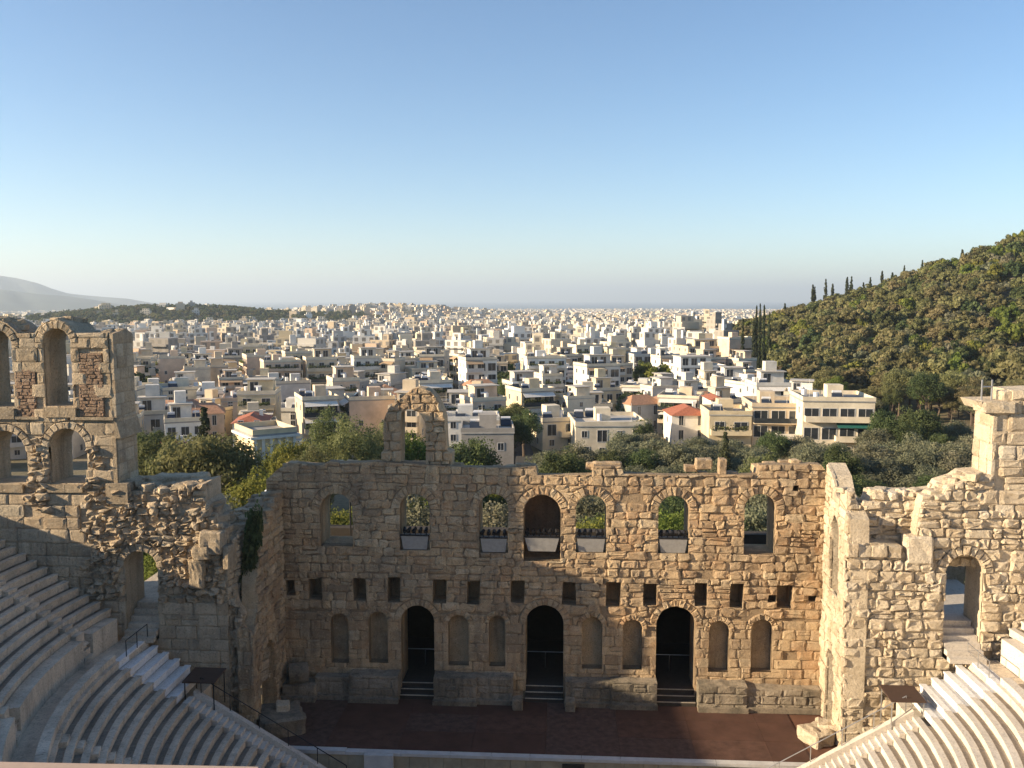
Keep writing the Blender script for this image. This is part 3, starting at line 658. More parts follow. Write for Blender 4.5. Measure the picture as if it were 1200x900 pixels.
# inner end wall of the sunlit wing
PQ = Panel((17.7, 0, 0), (xl-17.7, -6.0, 0)); LQ = math.hypot(xl-17.7, 6.0)
oq = ccw([(0, -.15), (LQ, -.15), (LQ, 11.8), (LQ-.3, 14.0), (4.6, 14.3), (3.6, 14.6), (2.6, 14.8), (1.6, 15.7), (0, 16.2)])
w1 = (1.7, 3.9, 8.6, 13.4, 1.5); w2 = (1.6, 3.7, -.1, 4.9, .9)
slab(PQ, rough(oq, .05, rnd, .9), [A(w1), A(w2)], -.15, -1.2, M['stone_right'], 'wall_core', rw)
RW.lay(PQ, oq, [A(w1), A(w2)], (.5, .75), (.5, 1.2), .18, (-.03, .07), .05, rnd, rings=[voussoirs(q[0], q[1], q[3], q[4], .5, rnd, 9) for q in (w1, w2)], edge=.07)
RW.finish(300)
# corner rubble, rail posts on the tower stub
po = tag(MB().tube((0, 0, 0), (0, 0, 1.2), .05).tube((.55, 0, 0), (.55, 0, 1.2), .05).tube((0, 0, .8), (.55, 0, .8), .045).put('steel_ladder_top', M['steel']), 'small pale steel ladder top standing on the tower stub', 'ladder')
po.location = (PR.uv(1158, 470)[0]-.1, YW+.6, PR.uv(1158, 470)[1]-.05)
for k in range(6):
    mb = MB(); mb.box(d2[0]+.05, d2[1]-.05, YW-.9+.42*k, YW+2.5, 5.95, 6.22+.30*k); mb.put('doorway_step', M['marble_new'], rw)
mb = MB(); mb.box(d2[0]-1.5, d2[1]+2.5, YW+2.52, 3.5, 7.3, 7.7); mb.put('doorway_landing', M['marble_new'], rw)
mb = MB(); mb.box(d2[0]-3, d2[1]+3, 3.2, 3.8, 7, 12.3); mb.box(d2[0]+.5, d2[1]-.3, 3.1, 3.2, 7.72, 9.6); mb.put('rear_passage_wall', M['stone_right'], rw)
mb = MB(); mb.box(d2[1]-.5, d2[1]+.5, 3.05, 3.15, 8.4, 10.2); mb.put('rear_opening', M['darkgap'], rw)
# ================================================================== seating
PROF = [(0, 0), (0, -.11), (.055, -.13), (.055, -.47), (.72, -.47), (.72, -.10), (.40, -.10), (.37, 0)]
def seat_piece(Rn, z, path, rnd):
    """one marble seat block swept along path = list of (point on unit direction function)"""
    v = []; f = []; n = len(PROF); jz = rnd.uniform(-.008, .008); jr = rnd.uniform(-.012, .012)
    for (cx, cy, dx, dy) in path:
        for (r, h) in PROF: v.append(Vector((cx+dx*(Rn+r+jr), cy+dy*(Rn+r+jr), z+h+jz)))
    m = len(path)
    for i in range(m-1):
        for j in range(n):
            a = i*n+j; b = i*n+(j+1) % n; f.append((a, b, b+n, a+n))
    f.append(tuple(range(n))); f.append(tuple(reversed(range((m-1)*n, m*n))))
    return v, f
def arc(t0, t1, k=3): return [(CC.x, CC.y, math.cos(t0+(t1-t0)*i/k), math.sin(t0+(t1-t0)*i/k)) for i in range(k+1)]
def straight(sx, y0, y1): return [(0, y0, sx, 0), (0, y1, sx, 0)]
def seatmesh(v, f, t, mat, many=False):
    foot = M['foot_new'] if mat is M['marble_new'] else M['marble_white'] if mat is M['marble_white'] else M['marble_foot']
    me = mesh('seat_block', v, f, t, mats=[mat, foot]); z = np.array([q.z for q in v])
    if many or len(f) > 10:                     # the darker foot strip behind each seat is the face joining profile points 5 and 6
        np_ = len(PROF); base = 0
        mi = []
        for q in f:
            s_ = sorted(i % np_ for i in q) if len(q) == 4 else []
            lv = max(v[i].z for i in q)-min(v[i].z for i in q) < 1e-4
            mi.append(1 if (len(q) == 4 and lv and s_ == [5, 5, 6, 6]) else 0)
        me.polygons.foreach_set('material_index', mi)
    return me
class Tier:
    def __init__(s, thing, part): s.t = thing; s.p = part; s.L = []
    def add(s, v, f, mat):
        c = sum(v, Vector())/len(v); x, y = proj(c)
        q = [proj(p) for p in (v[0], v[len(v)-len(PROF)])] if len(v) > 8 else [(x, y)]
        vis = -60 < x < 1260 and 300 < y < 940
        s.L.append((1e3/(c-CAM).length if vis else 0, v, f, mat, c))
    def finish(s, limit=300):
        s.L.sort(key=lambda q: -q[0]); rest = {}
        for i, (w, v, f, mat, c) in enumerate(s.L):
            t = (random.Random(i).random(), .5, 0, 1)
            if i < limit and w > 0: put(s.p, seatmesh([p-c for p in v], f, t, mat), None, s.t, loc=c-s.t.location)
            else:
                d = rest.setdefault(mat.name, ([], [], [], mat)); k = len(d[0]); d[0].extend(v); d[1].extend(tuple(k+j for j in q) for q in f); d[2].extend([t]*len(v))
        for nm, (v, f, t, mat) in rest.items():
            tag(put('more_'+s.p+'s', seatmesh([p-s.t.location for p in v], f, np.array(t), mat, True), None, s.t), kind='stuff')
rnd = random.Random(5)
AISLES = [R(a) for a in (180, 200.5, 221, 241.5, 262, 278, 298.5, 319, 339.5, 360)]
AW = 0.42
mt = lambda t: M['marble_new'] if math.cos(t) > .45 else M['marble_old']
low = empty('seating_tier', (0, -24, -1.85), label='lower curved tier of marble seat rows around the orchestra', cat='seating')
LT = Tier(low, 'seat_block')
def rows(T, i, Rn, z, t_start, t_end, aisles, step_h, first=0):
    for a0, a1 in zip(aisles[:-1], aisles[1:]):
        b0 = a0+AW/Rn if a0 > t_start+.01 else a0; b1 = a1-AW/Rn if a1 < t_end-.01 else a1
        n = max(1, round((b1-b0)*Rn/1.75)); w = (b1-b0)/n; sh = rnd.uniform(-.2, .2)*w
        cuts = [b0]+[b0+w*k+sh for k in range(1, n)]+[b1]
        for t0, t1 in zip(cuts[:-1], cuts[1:]):
            g = .011/Rn; v, f = seat_piece(Rn, z+rnd.uniform(-.006, .006), arc(t0+g, t1-g, 2 if Rn < 24 else 2), rnd); T.add(v, f, mt((t0+t1)/2))
    for a in aisles[1:-1]:                                     # two stair steps to each row
        for k in (0, 1):
            t0, t1 = a-AW/Rn*.97, a+AW/Rn*.97; zz = z-(k)*step_h/2; r0, r1 = Rn-.33*k+.02, Rn-.33*k+.36
            v = [Vector((CC.x+r*math.cos(t), CC.y+r*math.sin(t), h)) for h in (zz-.5, zz) for t, r in ((t0, r0), (t0, r1), (t1, r1), (t1, r0))]
            f = [(0,3,2,1),(4,5,6,7),(0,1,5,4),(1,2,6,5),(2,3,7,6),(3,0,4,7)]; T.add(v, f, mt(a))
NL = 20
for i in range(NL):
    Rn, z = 24.2-.66*i, 6.05-.395*i
    rows(LT, i, Rn, z, R(180), R(360), AISLES, .395)
    for sx in (-1, 1):                                         # stair beside the cut edge, or white straight extension of the outer rows
        if i > 5:
            for k in (0, 1):
                mb = MB(); r0 = Rn-.33*k+.03; x0, x1 = sorted((sx*r0, sx*(r0+.36))); mb.box(x0, x1, -9.68, -8.8, z-.2*k-.5, z-.2*k); LT.add(mb.v, mb.f, M['marble_new'])
        else:
            for y0, y1 in ((-9.68, -8.0), (-7.98, -6.3)):
                v, f = seat_piece(Rn, z, straight(sx, y0, y1), rnd)
                if sx > 0: f = [tuple(reversed(q)) for q in f]
                LT.add(v, f, M['marble_white'])
LT.finish(300)
# core below the seats
def ringwall(name, r0, r1, z0, z1, t0, t1, mat, parent, k=72, tint=(.3, .5, 0, 1)):
    v = []; f = []
    for i in range(k+1):
        t = t0+(t1-t0)*i/k; c, s_ = math.cos(t), math.sin(t)
        v += [Vector((CC.x+r*c, CC.y+r*s_, z))-parent.location for r, z in ((r0, z0), (r1, z0), (r1, z1), (r0, z1))]
    for i in range(k):
        for j in range(4): a = i*4+j; b = i*4+(j+1) % 4; f.append((a, a+4, b+4, b))
    f += [(0, 1, 2, 3), tuple(reversed(range(4*k, 4*k+4)))]
    return put(name, mesh(name, v, f, tint), mat, parent)
TE = math.asin(3.4/25.5)
v = []; f = []; K = 72
for i in range(K+1):
    t = R(180)+R(180)*i/K
    for r, z in ((11.9, -1.9), (24.5, 5.6)): v.append(Vector((CC.x+r*math.cos(t), CC.y+r*math.sin(t), z))-low.location)
for i in range(K): f.append((2*i, 2*i+1, 2*i+3, 2*i+2))
put('tier_core', mesh('tier_core', v, f, (.2, .5, 0, 1)), M['marble_old'], low)
for sx in (-1, 1):
    m_ = M['marble_old'] if sx < 0 else M['marble_new']; y0, y1 = -8.78, -8.42
    mb = MB(); xi, xo = sx*11.0, sx*20.35; zi, zo = -1.62, 3.98
    p = [(xi,y0,-2.0),(xo,y0,-2.0),(xo,y1,-2.0),(xi,y1,-2.0),(xi,y0,zi),(xo,y0,zo),(xo,y1,zo),(xi,y1,zi)]
    wput(mb.hexa(p), 'cut_edge_coping', M['marble_new'], low)
    mb = MB(); wput(mb.box(min(sx*20.36, sx*24.9), max(sx*20.36, sx*24.9), -9.6, -6.2, -2, 3.3), 'edge_core', m_, low)
# walkway, parapet, podium
for a0, a1 in zip(AISLES[:-1], AISLES[1:]):
    n = 7
    for k in range(n):
        t0 = a0+(a1-a0)*k/n+.0004; t1 = a0+(a1-a0)*(k+1)/n-.0004
        ringwall('parapet_block', 24.42, 24.93, 5.6, 6.42+rnd.uniform(-.015, .015), t0, t1, mt(t0), low, 2, (rnd.random(), .5, 0, 1))
walk = ringwall('walkway', 24.3, 26.1, 5.2, 5.95, R(180)-TE, R(360)+TE, M['marble_old'], empty('walkway_base'))
bpy.data.objects.remove(walk.parent); walk.parent = None; tag(walk, kind='structure')
hi = empty('seating_tier', (0, -34, 6), label='upper curved tier of marble seat rows above the walkway wall', cat='seating')
HT = Tier(hi, 'seat_block')
al = [R(180)-.115]+AISLES+[R(360)+.115]
for a0, a1 in zip(al[:-1], al[1:]):
    b0 = a0+(.5/26 if a0 in AISLES else 0); b1 = a1-(.5/26 if a1 in AISLES else 0); n = max(1, round((b1-b0)*26/2.0))
    for k in range(n):
        t0 = b0+(b1-b0)*k/n+.0004; t1 = b0+(b1-b0)*(k+1)/n-.0004
        ringwall('podium_slab', 26.0, 26.75, 5.9, 7.42+rnd.uniform(-.015, .015), t0, t1, mt(t0), hi, 2, (rnd.random(), .5, 0, 1))
for a in AISLES:
    for k in range(4):
        ringwall('podium_step', 25.95+.2*k, 26.8, 5.9, 6.3+.36*k, a-.45/26, a+.45/26, mt(a), hi, 1)
NU = 17
for i in range(NU):
    Rn, z = 26.75+.64*i, 7.82+.42*i; e = math.asin(3.62/Rn)
    rows(HT, i, Rn, z, R(180)-e, R(360)+e, [R(180)-e]+AISLES+[R(360)+e], .42)
HT.finish(300)
v = []; f = []
for i in range(K+1):
    t = R(180)-.115+(math.pi+.23)*i/K
    for r, z in ((26.2, 6.9), (38.4, 14.3)): v.append(Vector((CC.x+r*math.cos(t), CC.y+r*math.sin(t), z))-hi.location)
for i in range(K): f.append((2*i, 2*i+1, 2*i+3, 2*i+2))
put('tier_core', mesh('tier_core', v, f, (.2, .5, 0, 1)), M['marble_old'], hi)
rim = empty('rim_wall', (0, -48, 0), label='low stone wall closing the top of the seating bowl', cat='wall')
ringwall('wall', 37.9, 38.7, 8, 14.9, R(180)-.09, R(360)+.09, M['stone_left'], rim)
# ------------------------------------------------------------------ rails
def rail(name, pts, h, label, mat, group=None, mid=False, r=.028):
    t = empty(name, pts[0], label=label, cat='railing', group=group); o_ = Vector(pts[0])
    q = [Vector(p)-o_ for p in pts]
    for p in q: MB().tube(p, p+Vector((0, 0, h)), r).put('post', mat, t)
    mb = MB()
    for a, b in zip(q[:-1], q[1:]):
        mb.tube(a+Vector((0, 0, h)), b+Vector((0, 0, h)), r)
        if mid: mb.tube(a+Vector((0, 0, h*.5)), b+Vector((0, 0, h*.5)), r*.7)
    mb.put('handrail', mat, t)
for sx, m_, w in ((-1, M['iron'], 'shaded'), (1, M['steel'], 'sunlit')):
    pts = [(sx*x, -8.55, -1.62+(x-11.0)*(3.98+1.62)/9.35) for x in (11.5, 13.2, 14.9, 16.6, 18.3, 20.0)]
    rail('stair_railing', pts, .95, 'thin sloping handrail along the cut edge of the %s seats' % w, m_)
    rail('landing_railing', [(sx*24.15, -6.4, 6.05), (sx*24.15, -7.7, 6.05), (sx*24.15, -9.0, 6.05)], .95, 'short landing railing beside the doorway of the %s wing' % w, m_, mid=sx > 0)
    # flat brown shelter over the aisle
    t = empty('brown_shelter', (sx*20.0, -8.0, 3.4), label='flat dark brown board on posts over the stair of the %s seats' % w, cat='shelter')
    mb = MB(); mb.hexa([(-.95,-.95,1.12),(.95,-.95,1.12),(.95,.95,1.2),(-.95,.95,1.2),(-.95,-.95,1.19),(.95,-.95,1.19),(.95,.95,1.27),(-.95,.95,1.27)]); mb.put('roof_board', M['brown_ply'], t)
    for a in (-.85, .85):
        for b in (-.8, .8): MB().tube((a, b, -.8), (a, b, 1.15), .035).put('post', m_, t)
    # dark slatted grille in the side passage
    t = empty('slatted_grille', (sx*17.9, -7.3, -1.2), label='dark slatted grille leaning in the passage on the %s side' % w, cat='grille')
    for k in range(7): MB().hexa([(-.8,-.3+.16*k,.25*k),(.8,-.3+.16*k,.25*k),(.8,-.05+.16*k,.25*k),(-.8,-.05+.16*k,.25*k),(-.8,-.3+.16*k,.25*k+.05),(.8,-.3+.16*k,.25*k+.05),(.8,-.05+.16*k,.25*k+.05),(-.8,-.05+.16*k,.25*k+.05)]).put('slat', M['iron'], t)
# ------------------------------------------------------------------ parapet ledge in front of the camera
p0 = atZ(-60, 891.5, CAM.z-1.0); p1 = atZ(303, 898.5, CAM.z-1.0)
d = (p1-p0).normalized(); nrm = Vector((-d.y, d.x, 0))
a, b = p0-d*2.5, p1; L = []
for z in (CAM.z-1.25, CAM.z-1.0): L += [(a.x, a.y, z), (b.x, b.y, z), (b.x-nrm.x*.5, b.y-nrm.y*.5, z), (a.x-nrm.x*.5, a.y-nrm.y*.5, z)]
led = empty('parapet', (b.x, b.y, 24.5), label='smooth pinkish stone parapet ledge of the viewing terrace', cat='parapet')
wput(MB().hexa([L[3],L[2],L[1],L[0],L[7],L[6],L[5],L[4]]), 'coping', M['ledge'], led)
L2 = [(q[0]-nrm.x*.06, q[1]-nrm.y*.06, q[2]-.35 if i_ < 4 else q[2]-.26) for i_, q in enumerate(L)]
bz = 23.0
wput(MB().hexa([(L2[3][0],L2[3][1],bz),(L2[2][0],L2[2][1],bz),(L2[1][0],L2[1][1],bz),(L2[0][0],L2[0][1],bz),L2[7],L2[6],L2[5],L2[4]]), 'wall', M['stone_left'], led)
# ================================================================== trees
def leaf_mat(name, dark, light, trans=0.25):
    m, n, b = newmat(name); at = N(n, 'ShaderNodeAttribute', attribute_name='tint')
    sep = N(n, 'ShaderNodeSeparateColor'); n.links.new(at.outputs['Color'], sep.inputs[0])
    oi = N(n, 'ShaderNodeObjectInfo'); P = wpos(n); q = noise(n, 0.06, 3, .5, P)
    c = mix(n, sep.outputs[0], dark, light)
    hs = N(n, 'ShaderNodeHueSaturation'); n.links.new(c, hs.inputs['Color'])
    mr = N(n, 'ShaderNodeMapRange'); mr.inputs['From Min'].default_value = .0; mr.inputs['From Max'].default_value = 1.; mr.inputs['To Min'].default_value = .468; mr.inputs['To Max'].default_value = .525
    n.links.new(oi.outputs['Random'], mr.inputs['Value']); n.links.new(mr.outputs[0], hs.inputs['Hue'])
    mv = N(n, 'ShaderNodeMapRange'); mv.inputs['From Min'].default_value = .3; mv.inputs['From Max'].default_value = .7; mv.inputs['To Min'].default_value = .7; mv.inputs['To Max'].default_value = 1.3
    n.links.new(q.outputs[0], mv.inputs['Value']); n.links.new(mv.outputs[0], hs.inputs['Value'])
    n.links.new(hs.outputs[0], b.inputs['Base Color']); b.inputs['Roughness'].default_value = .8; b.inputs['Specular IOR Level'].default_value = .15
    tr = N(n, 'ShaderNodeBsdfTranslucent'); n.links.new(hs.outputs[0], tr.inputs['Color'])
    ms = N(n, 'ShaderNodeMixShader'); ms.inputs[0].default_value = trans
    n.links.new(b.outputs[0], ms.inputs[1]); n.links.new(tr.outputs[0], ms.inputs[2]); n.links.new(ms.outputs[0], n.nodes['Material Output'].inputs['Surface'])
    return m
LM = {'pine': leaf_mat('pine_needles', (.135,.135,.055), (.30,.275,.13), .45), 'olive': leaf_mat('olive_leaves', (.13,.14,.085), (.27,.265,.165), .42),
      'cypress': leaf_mat('cypress_foliage', (.030,.040,.020), (.065,.075,.035)), 'broad': leaf_mat('bright_broad_leaves', (.105,.135,.03), (.26,.275,.06), .45),
      'gum': leaf_mat('gum_leaves', (.10,.12,.05), (.22,.225,.095), .42), 'dark': leaf_mat('dark_evergreen_leaves', (.06,.085,.034), (.15,.175,.07), .4)}
BARK = flat_mat('bark', (.10,.075,.055), .95, 0, .3, 4, .6)
def crown(kind, seed, nclump, nleaf, ls):
    r = np.random.default_rng(seed); C_ = []; 
    dims = {'pine': (2.7, 2.7, 1.9, 4.6), 'olive': (2.5, 2.5, 1.9, 3.3), 'cypress': (.75, .75, 5.2, 5.6), 'broad': (2.6, 2.6, 2.5, 4.2), 'gum': (2.9, 2.9, 4.6, 7.2), 'dark': (2.4, 2.4, 2.6, 4.2)}[kind]
    V = []; T = []
    for i in range(nclump):
        d = r.normal(size=3); d /= np.linalg.norm(d); rad = r.uniform(.35, 1.0)**.6
        if kind == 'cypress':
            zz = r.uniform(-1, 1); w = max(.12, (1-abs((zz+.25)/1.25)**2.2))*.95; a = r.uniform(0, 6.28); c = np.array([w*math.cos(a)*.6*dims[0], w*math.sin(a)*.6*dims[1], zz*dims[2]]); rc = .55*w+.16
        else:
            if d[2] < -.35: d[2] *= -.6
            c = d*rad*np.array(dims[:3])*r.uniform(.75, 1.05); rc = r.uniform(.45, .95)*(1 if kind != 'gum' else 1.1)
        c = c+np.array([0, 0, dims[3]])
        q = r.normal(size=(nleaf, 3)); q /= np.linalg.norm(q, axis=1)[:, None]
        flat = .72 if kind in ('pine', 'olive') else 1.0
        p = c+q*rc*(r.uniform(.55, 1.0, nleaf)[:, None])*np.array([1, 1, flat])
        nn = q+r.normal(size=(nleaf, 3))*.38; nn /= np.linalg.norm(nn, axis=1)[:, None]
        t1 = np.cross(nn, r.normal(size=(nleaf, 3))); t1 /= np.linalg.norm(t1, axis=1)[:, None]; t2 = np.cross(nn, t1)
        s_ = (ls*r.uniform(.6, 1.3, nleaf))[:, None]; e = s_*r.uniform(.45, .8, nleaf)[:, None]
        quad = np.stack([p-t1*s_, p-t2*e+t1*s_*.1, p+t1*s_, p+t2*e+t1*s_*.1], 1).reshape(-1, 3)
        V.append(quad); tint = np.clip(r.uniform(.1, .75)+r.normal(size=nleaf)*.18, 0, 1); T.append(np.repeat(tint, 4))
    V = np.concatenate(V); T = np.concatenate(T); n = len(V)//4
    return V, np.arange(n*4).reshape(n, 4), T
def crown_mesh(kind, seed, nclump, nleaf, ls):
    V, F, T = crown(kind, seed, nclump, nleaf, ls)
    me = bpy.data.meshes.new('crown'); me.from_pydata(V.tolist(), [], F.tolist())
    set_tint(me, np.stack([T, T, T, np.ones_like(T)], 1)); me.materials.append(LM[kind]); return me
def trunk_mb(kind, seed):
    rr = random.Random(seed); H = {'pine': 4.2, 'olive': 2.6, 'cypress': 3, 'broad': 3.6, 'gum': 7, 'dark': 3.6}[kind]; mb = MB(); p = Vector((0, 0, -1.2)); r0 = .22
    for k in range(4):
        q = Vector((rr.uniform(-.15, .15)*k, rr.uniform(-.15, .15)*k, H*(k+1)/4)); mb.tube(p, q, r0, r0*.8, 7, cap=False); p = q; r0 *= .8
    if kind != 'cypress':
        for k in range(5):
            a = rr.uniform(0, 6.28); b = Vector((0, 0, H*rr.uniform(.5, .95))); mb.tube(b, b+Vector((math.cos(a)*1.5, math.sin(a)*1.5, rr.uniform(.6, 1.5))), .09, .03, 5, cap=False)
    return mb
PROTO = {}
for kind, cnt in (('pine', 4), ('olive', 4), ('cypress', 2), ('broad', 3), ('gum', 2), ('dark', 3)):
    for i in range(cnt):
        hi_ = crown_mesh(kind, 100+i*7+len(kind), 84 if kind != 'cypress' else 70, 125 if kind != 'cypress' else 50, .095 if kind != 'cypress' else .13)
        PROTO[kind, i, 'near'] = (hi_, trunk_mb(kind, i).me('trunk', BARK))
        lo_ = crown_mesh(kind, 300+i*7, 34 if kind != 'cypress' else 80, 50 if kind != 'cypress' else 26, .32 if kind != 'cypress' else .26)
        PROTO[kind, i, 'far'] = (lo_, PROTO[kind, i, 'near'][1])
NK = {'pine': 4, 'olive': 4, 'cypress': 2, 'broad': 3, 'gum': 2, 'dark': 3}
TN = {'pine': 'pine_tree', 'olive': 'olive_tree', 'cypress': 'cypress_tree', 'broad': 'leafy_tree', 'gum': 'gum_tree', 'dark': 'evergreen_tree'}
rt_ = random.Random(77)
def tree(kind, x, y, s, label, group=None, near=True, z=None, sz=None, sink=0):
    i = rt_.randrange(NK[kind]); c, t = PROTO[kind, i, 'near' if near else 'far']
    o = empty(TN[kind], (x, y, (ground(x, y) if z is None else z)-sink), rt_.uniform(0, 6.28), label=label, cat='tree', group=group); o.scale = (s*rt_.uniform(.9, 1.1), s*rt_.uniform(.9, 1.1), sz or s*rt_.uniform(.9, 1.1))
    put('crown', c, None, o); put('trunk', t, None, o); return o
def tree_px(kind, xc, ytop, D, label, near=True, s=None, group=None):
    """a tree standing at distance D whose top shows at ytop"""
    p = at_dist(xc, ytop, D); g = ground(p.x, p.y); H = {'pine': 6.8, 'olive': 5.4, 'cypress': 10.9, 'broad': 7.0, 'gum': 12.2, 'dark': 7.2}[kind]; k = (p.z-g)/H
    return tree(kind, p.x, p.y, s or (k if kind == 'cypress' else min(k, .35+.62*k)), label, group, near, g, sz=k)
# individual trees that stand out
HERO_T = []
for a in [('pine',245,492,92,'big dense pine standing before the yellow neoclassical house'),('dark',190,500,104,'dark evergreen beside the arcade tower'),('cypress',239,478,112,'slender dark cypress rising behind the big pine'),
          ('broad',299,549,84,'bright yellow green tree beside the broken end of the stage wall'),('olive',262,583,80,'round grey olive bush below the big pine'),('dark',208,520,98,'low dark evergreen in front of the orange roofed house'),
          ('gum',383,471,108,'tall thin gum tree behind the stage wall'),('gum',412,474,104,'tall full gum tree beside the broken arch'),('gum',440,487,112,'loose gum tree against the broken arch'),('broad',345,508,112,'rounded yellow green tree beside the yellow house'),('gum',365,515,100,'broad low gum tree above the wall head'),
          ('dark',553,506,108,'compact dark green tree by the brown blank wall'),('broad',535,536,96,'low yellow green bush showing above the wall head'),('broad',481,505,112,'bright tree framed by the broken arch'),('dark',658,520,104,'brownish olive bush beside the parked cars'),
          ('dark',735,461,190,'big round dark green tree between the cream houses'),('dark',858,446,225,'dark green tree beside the white block'),('dark',752,488,160,'dark shrub tree beside the big round tree'),('cypress',850,506,118,'lone dark cypress in the olive grove'),
          ('dark',170,495,120,'shaded evergreen against the arcade tower foot'),('broad',330,520,118,'light green tree at the yellow house corner'),('dark',622,425,330,'green tree among the city roofs')]:
    HERO_T.append(tree_px(a[0], a[1], a[2], a[3], a[4]))
# bushes seen through the windows of the stage wall
for i, (x, yt, kind, D, lab) in enumerate([(398,585,'broad',80,'leafy tree seen through the empty arched window by the corner'),(487,585,'olive',82,'pale olive seen through the second arched window'),(578,590,'olive',80,'pale olive seen through the third arched window'),(692,600,'broad',78,'bright yellow bush seen through the window beside the niche'),(788,588,'broad',80,'bright yellow green tree seen through the sunlit window'),(890,590,'olive',86,'dull olive seen through the window by the sunlit corner'),(690,575,'olive',92,'grey olive standing behind the bright yellow bush'),(410,620,'broad',72,'low bright bush below the corner window'),(575,575,'dark',96,'dark tree standing behind the pale olive'),(795,570,'dark',95,'dark tree behind the bright tree of the sunlit window')]):
    tree_px(kind, x, yt, D, lab)
# olive grove behind the stage wall
pts = []
def far_enough(x, y, L, d):
    return all((x-a)**2+(y-b)**2 > d*d for a, b in L)
blocked = [(o.location.x, o.location.y) for o in HERO_T]
tries = 0
while len(pts) < 150 and tries < 9000:
    tries += 1; D = rt_.uniform(72, 176); x = rt_.uniform(628, 1210); p = at_dist(x, 500, D)
    lim = 176 if x > 1020 else np.interp(x, [620, 700, 760, 900, 1020], [120, 138, 150, 150, 156])
    if D > lim: continue
    if far_enough(p.x, p.y, pts+blocked, 4.6): pts.append((p.x, p.y))
for x, y in pts:
    k = rt_.random(); s_ = rt_.uniform(1.05, 1.5); D = math.hypot(x-CAM.x, y-CAM.y)
    lab = '%s %s in the grove, %s' % ('small' if s_ < 1.2 else 'middling' if s_ < 1.36 else 'large', 'grey green olive tree' if k < .8 else 'dark evergreen', 'close behind the stage wall' if D < 100 else 'along the foot of the houses' if D > 135 else 'amid the olives')
    tree('olive' if k < .8 else 'dark', x, y, s_, lab, lab)
gl = []
tries = 0
while len(gl) < 34 and tries < 3000:
    tries += 1; D = rt_.uniform(74, 118); x = rt_.uniform(150, 590); p = at_dist(x, 500, D)
    if far_enough(p.x, p.y, gl+blocked, 4.8): gl.append((p.x, p.y))
for x, y in gl:
    D = math.hypot(x-CAM.x, y-CAM.y); zt = CAM.z-.178*D-ground(x, y); k = max(.5, min(1.0, zt/7.0)) if D > 74 else .6
    tree(rt_.choice(['broad', 'dark', 'olive']), x, y, k, None and '' or 'mixed green tree in the strip behind the shaded stage wall', 'trees behind the shaded stage wall')
# wooded hill
hill = []
grid = {}
for i in range(110):
    for j in range(98):
        x = 20+i*5.2+rt_.uniform(-2.1, 2.1); y = 80+j*5.2+rt_.uniform(-2.1, 2.1)
        D = math.hypot(x-CAM.x, y-CAM.y); px, py = proj((x, y, ground(x, y)))
        if px > 1330 or px < 812 or D < 176: continue
        lim = np.interp(D, [120, 165, 200, 240, 300, 380, 470, 560, 700], [1060, 1060, 1030, 960, 915, 872, 846, 838, 838])
        if px < lim or math.hypot((x-345)/150, (y-375)/142) > 2.3 or rt_.random() < .12: continue
        hill.append((D, px, x, y))
hill.sort()
def scatter(name, pts, kinds, label):
    """pts = (x, y, scale); instances of the tree kinds on points"""
    pc = bpy.data.collections.new(name+'_kinds')
    n_ = 0
    for kind in kinds:
        for i in range(NK[kind]):
            o = bpy.data.objects.new('far_crown', PROTO[kind, i, 'far'][0]); pc.objects.link(o); n_ += 1
    me = bpy.data.meshes.new(name); me.from_pydata([(x, y, ground(x, y)) for x, y, s in pts], [], [])
    a = me.attributes.new('scl', 'FLOAT', 'POINT'); a.data.foreach_set('value', [s for _, _, s in pts])
    a = me.attributes.new('turn', 'FLOAT_VECTOR', 'POINT'); a.data.foreach_set('vector', np.array([(0, 0, rt_.uniform(0, 6.28)) for _ in pts], np.float32).ravel())
    a = me.attributes.new('pick', 'INT', 'POINT'); a.data.foreach_set('value', [rt_.randrange(n_) for _ in pts])
    o = put(name, me); ng = bpy.data.node_groups.new(name, 'GeometryNodeTree')
    ng.interface.new_socket('Geometry', in_out='INPUT', socket_type='NodeSocketGeometry'); ng.interface.new_socket('Geometry', in_out='OUTPUT', socket_type='NodeSocketGeometry')
    gi, go = ng.nodes.new('NodeGroupInput'), ng.nodes.new('NodeGroupOutput'); ip = ng.nodes.new('GeometryNodeInstanceOnPoints'); ci = ng.nodes.new('GeometryNodeCollectionInfo')
    ci.inputs['Collection'].default_value = pc; ci.inputs['Separate Children'].default_value = True; ci.inputs['Reset Children'].default_value = True
    def named(nm, t):
        q = ng.nodes.new('GeometryNodeInputNamedAttribute'); q.data_type = t; q.inputs['Name'].default_value = nm; return q.outputs['Attribute']
    L = ng.links.new
    L(gi.outputs[0], ip.inputs['Points']); L(ci.outputs[0], ip.inputs['Instance']); ip.inputs['Pick Instance'].default_value = True
    L(named('pick', 'INT'), ip.inputs['Instance Index']); L(named('turn', 'FLOAT_VECTOR'), ip.inputs['Rotation']); L(named('scl', 'FLOAT'), ip.inputs['Scale'])
    L(ip.outputs[0], go.inputs[0]); md = o.modifiers.new('scatter', 'NODES'); md.node_group = ng
    return tag(o, label, 'trees', kind='stuff')
inview = [h for h in hill if 812 < h[1] < 1215]
first = inview[:230]; fs = set((h[2], h[3]) for h in first)
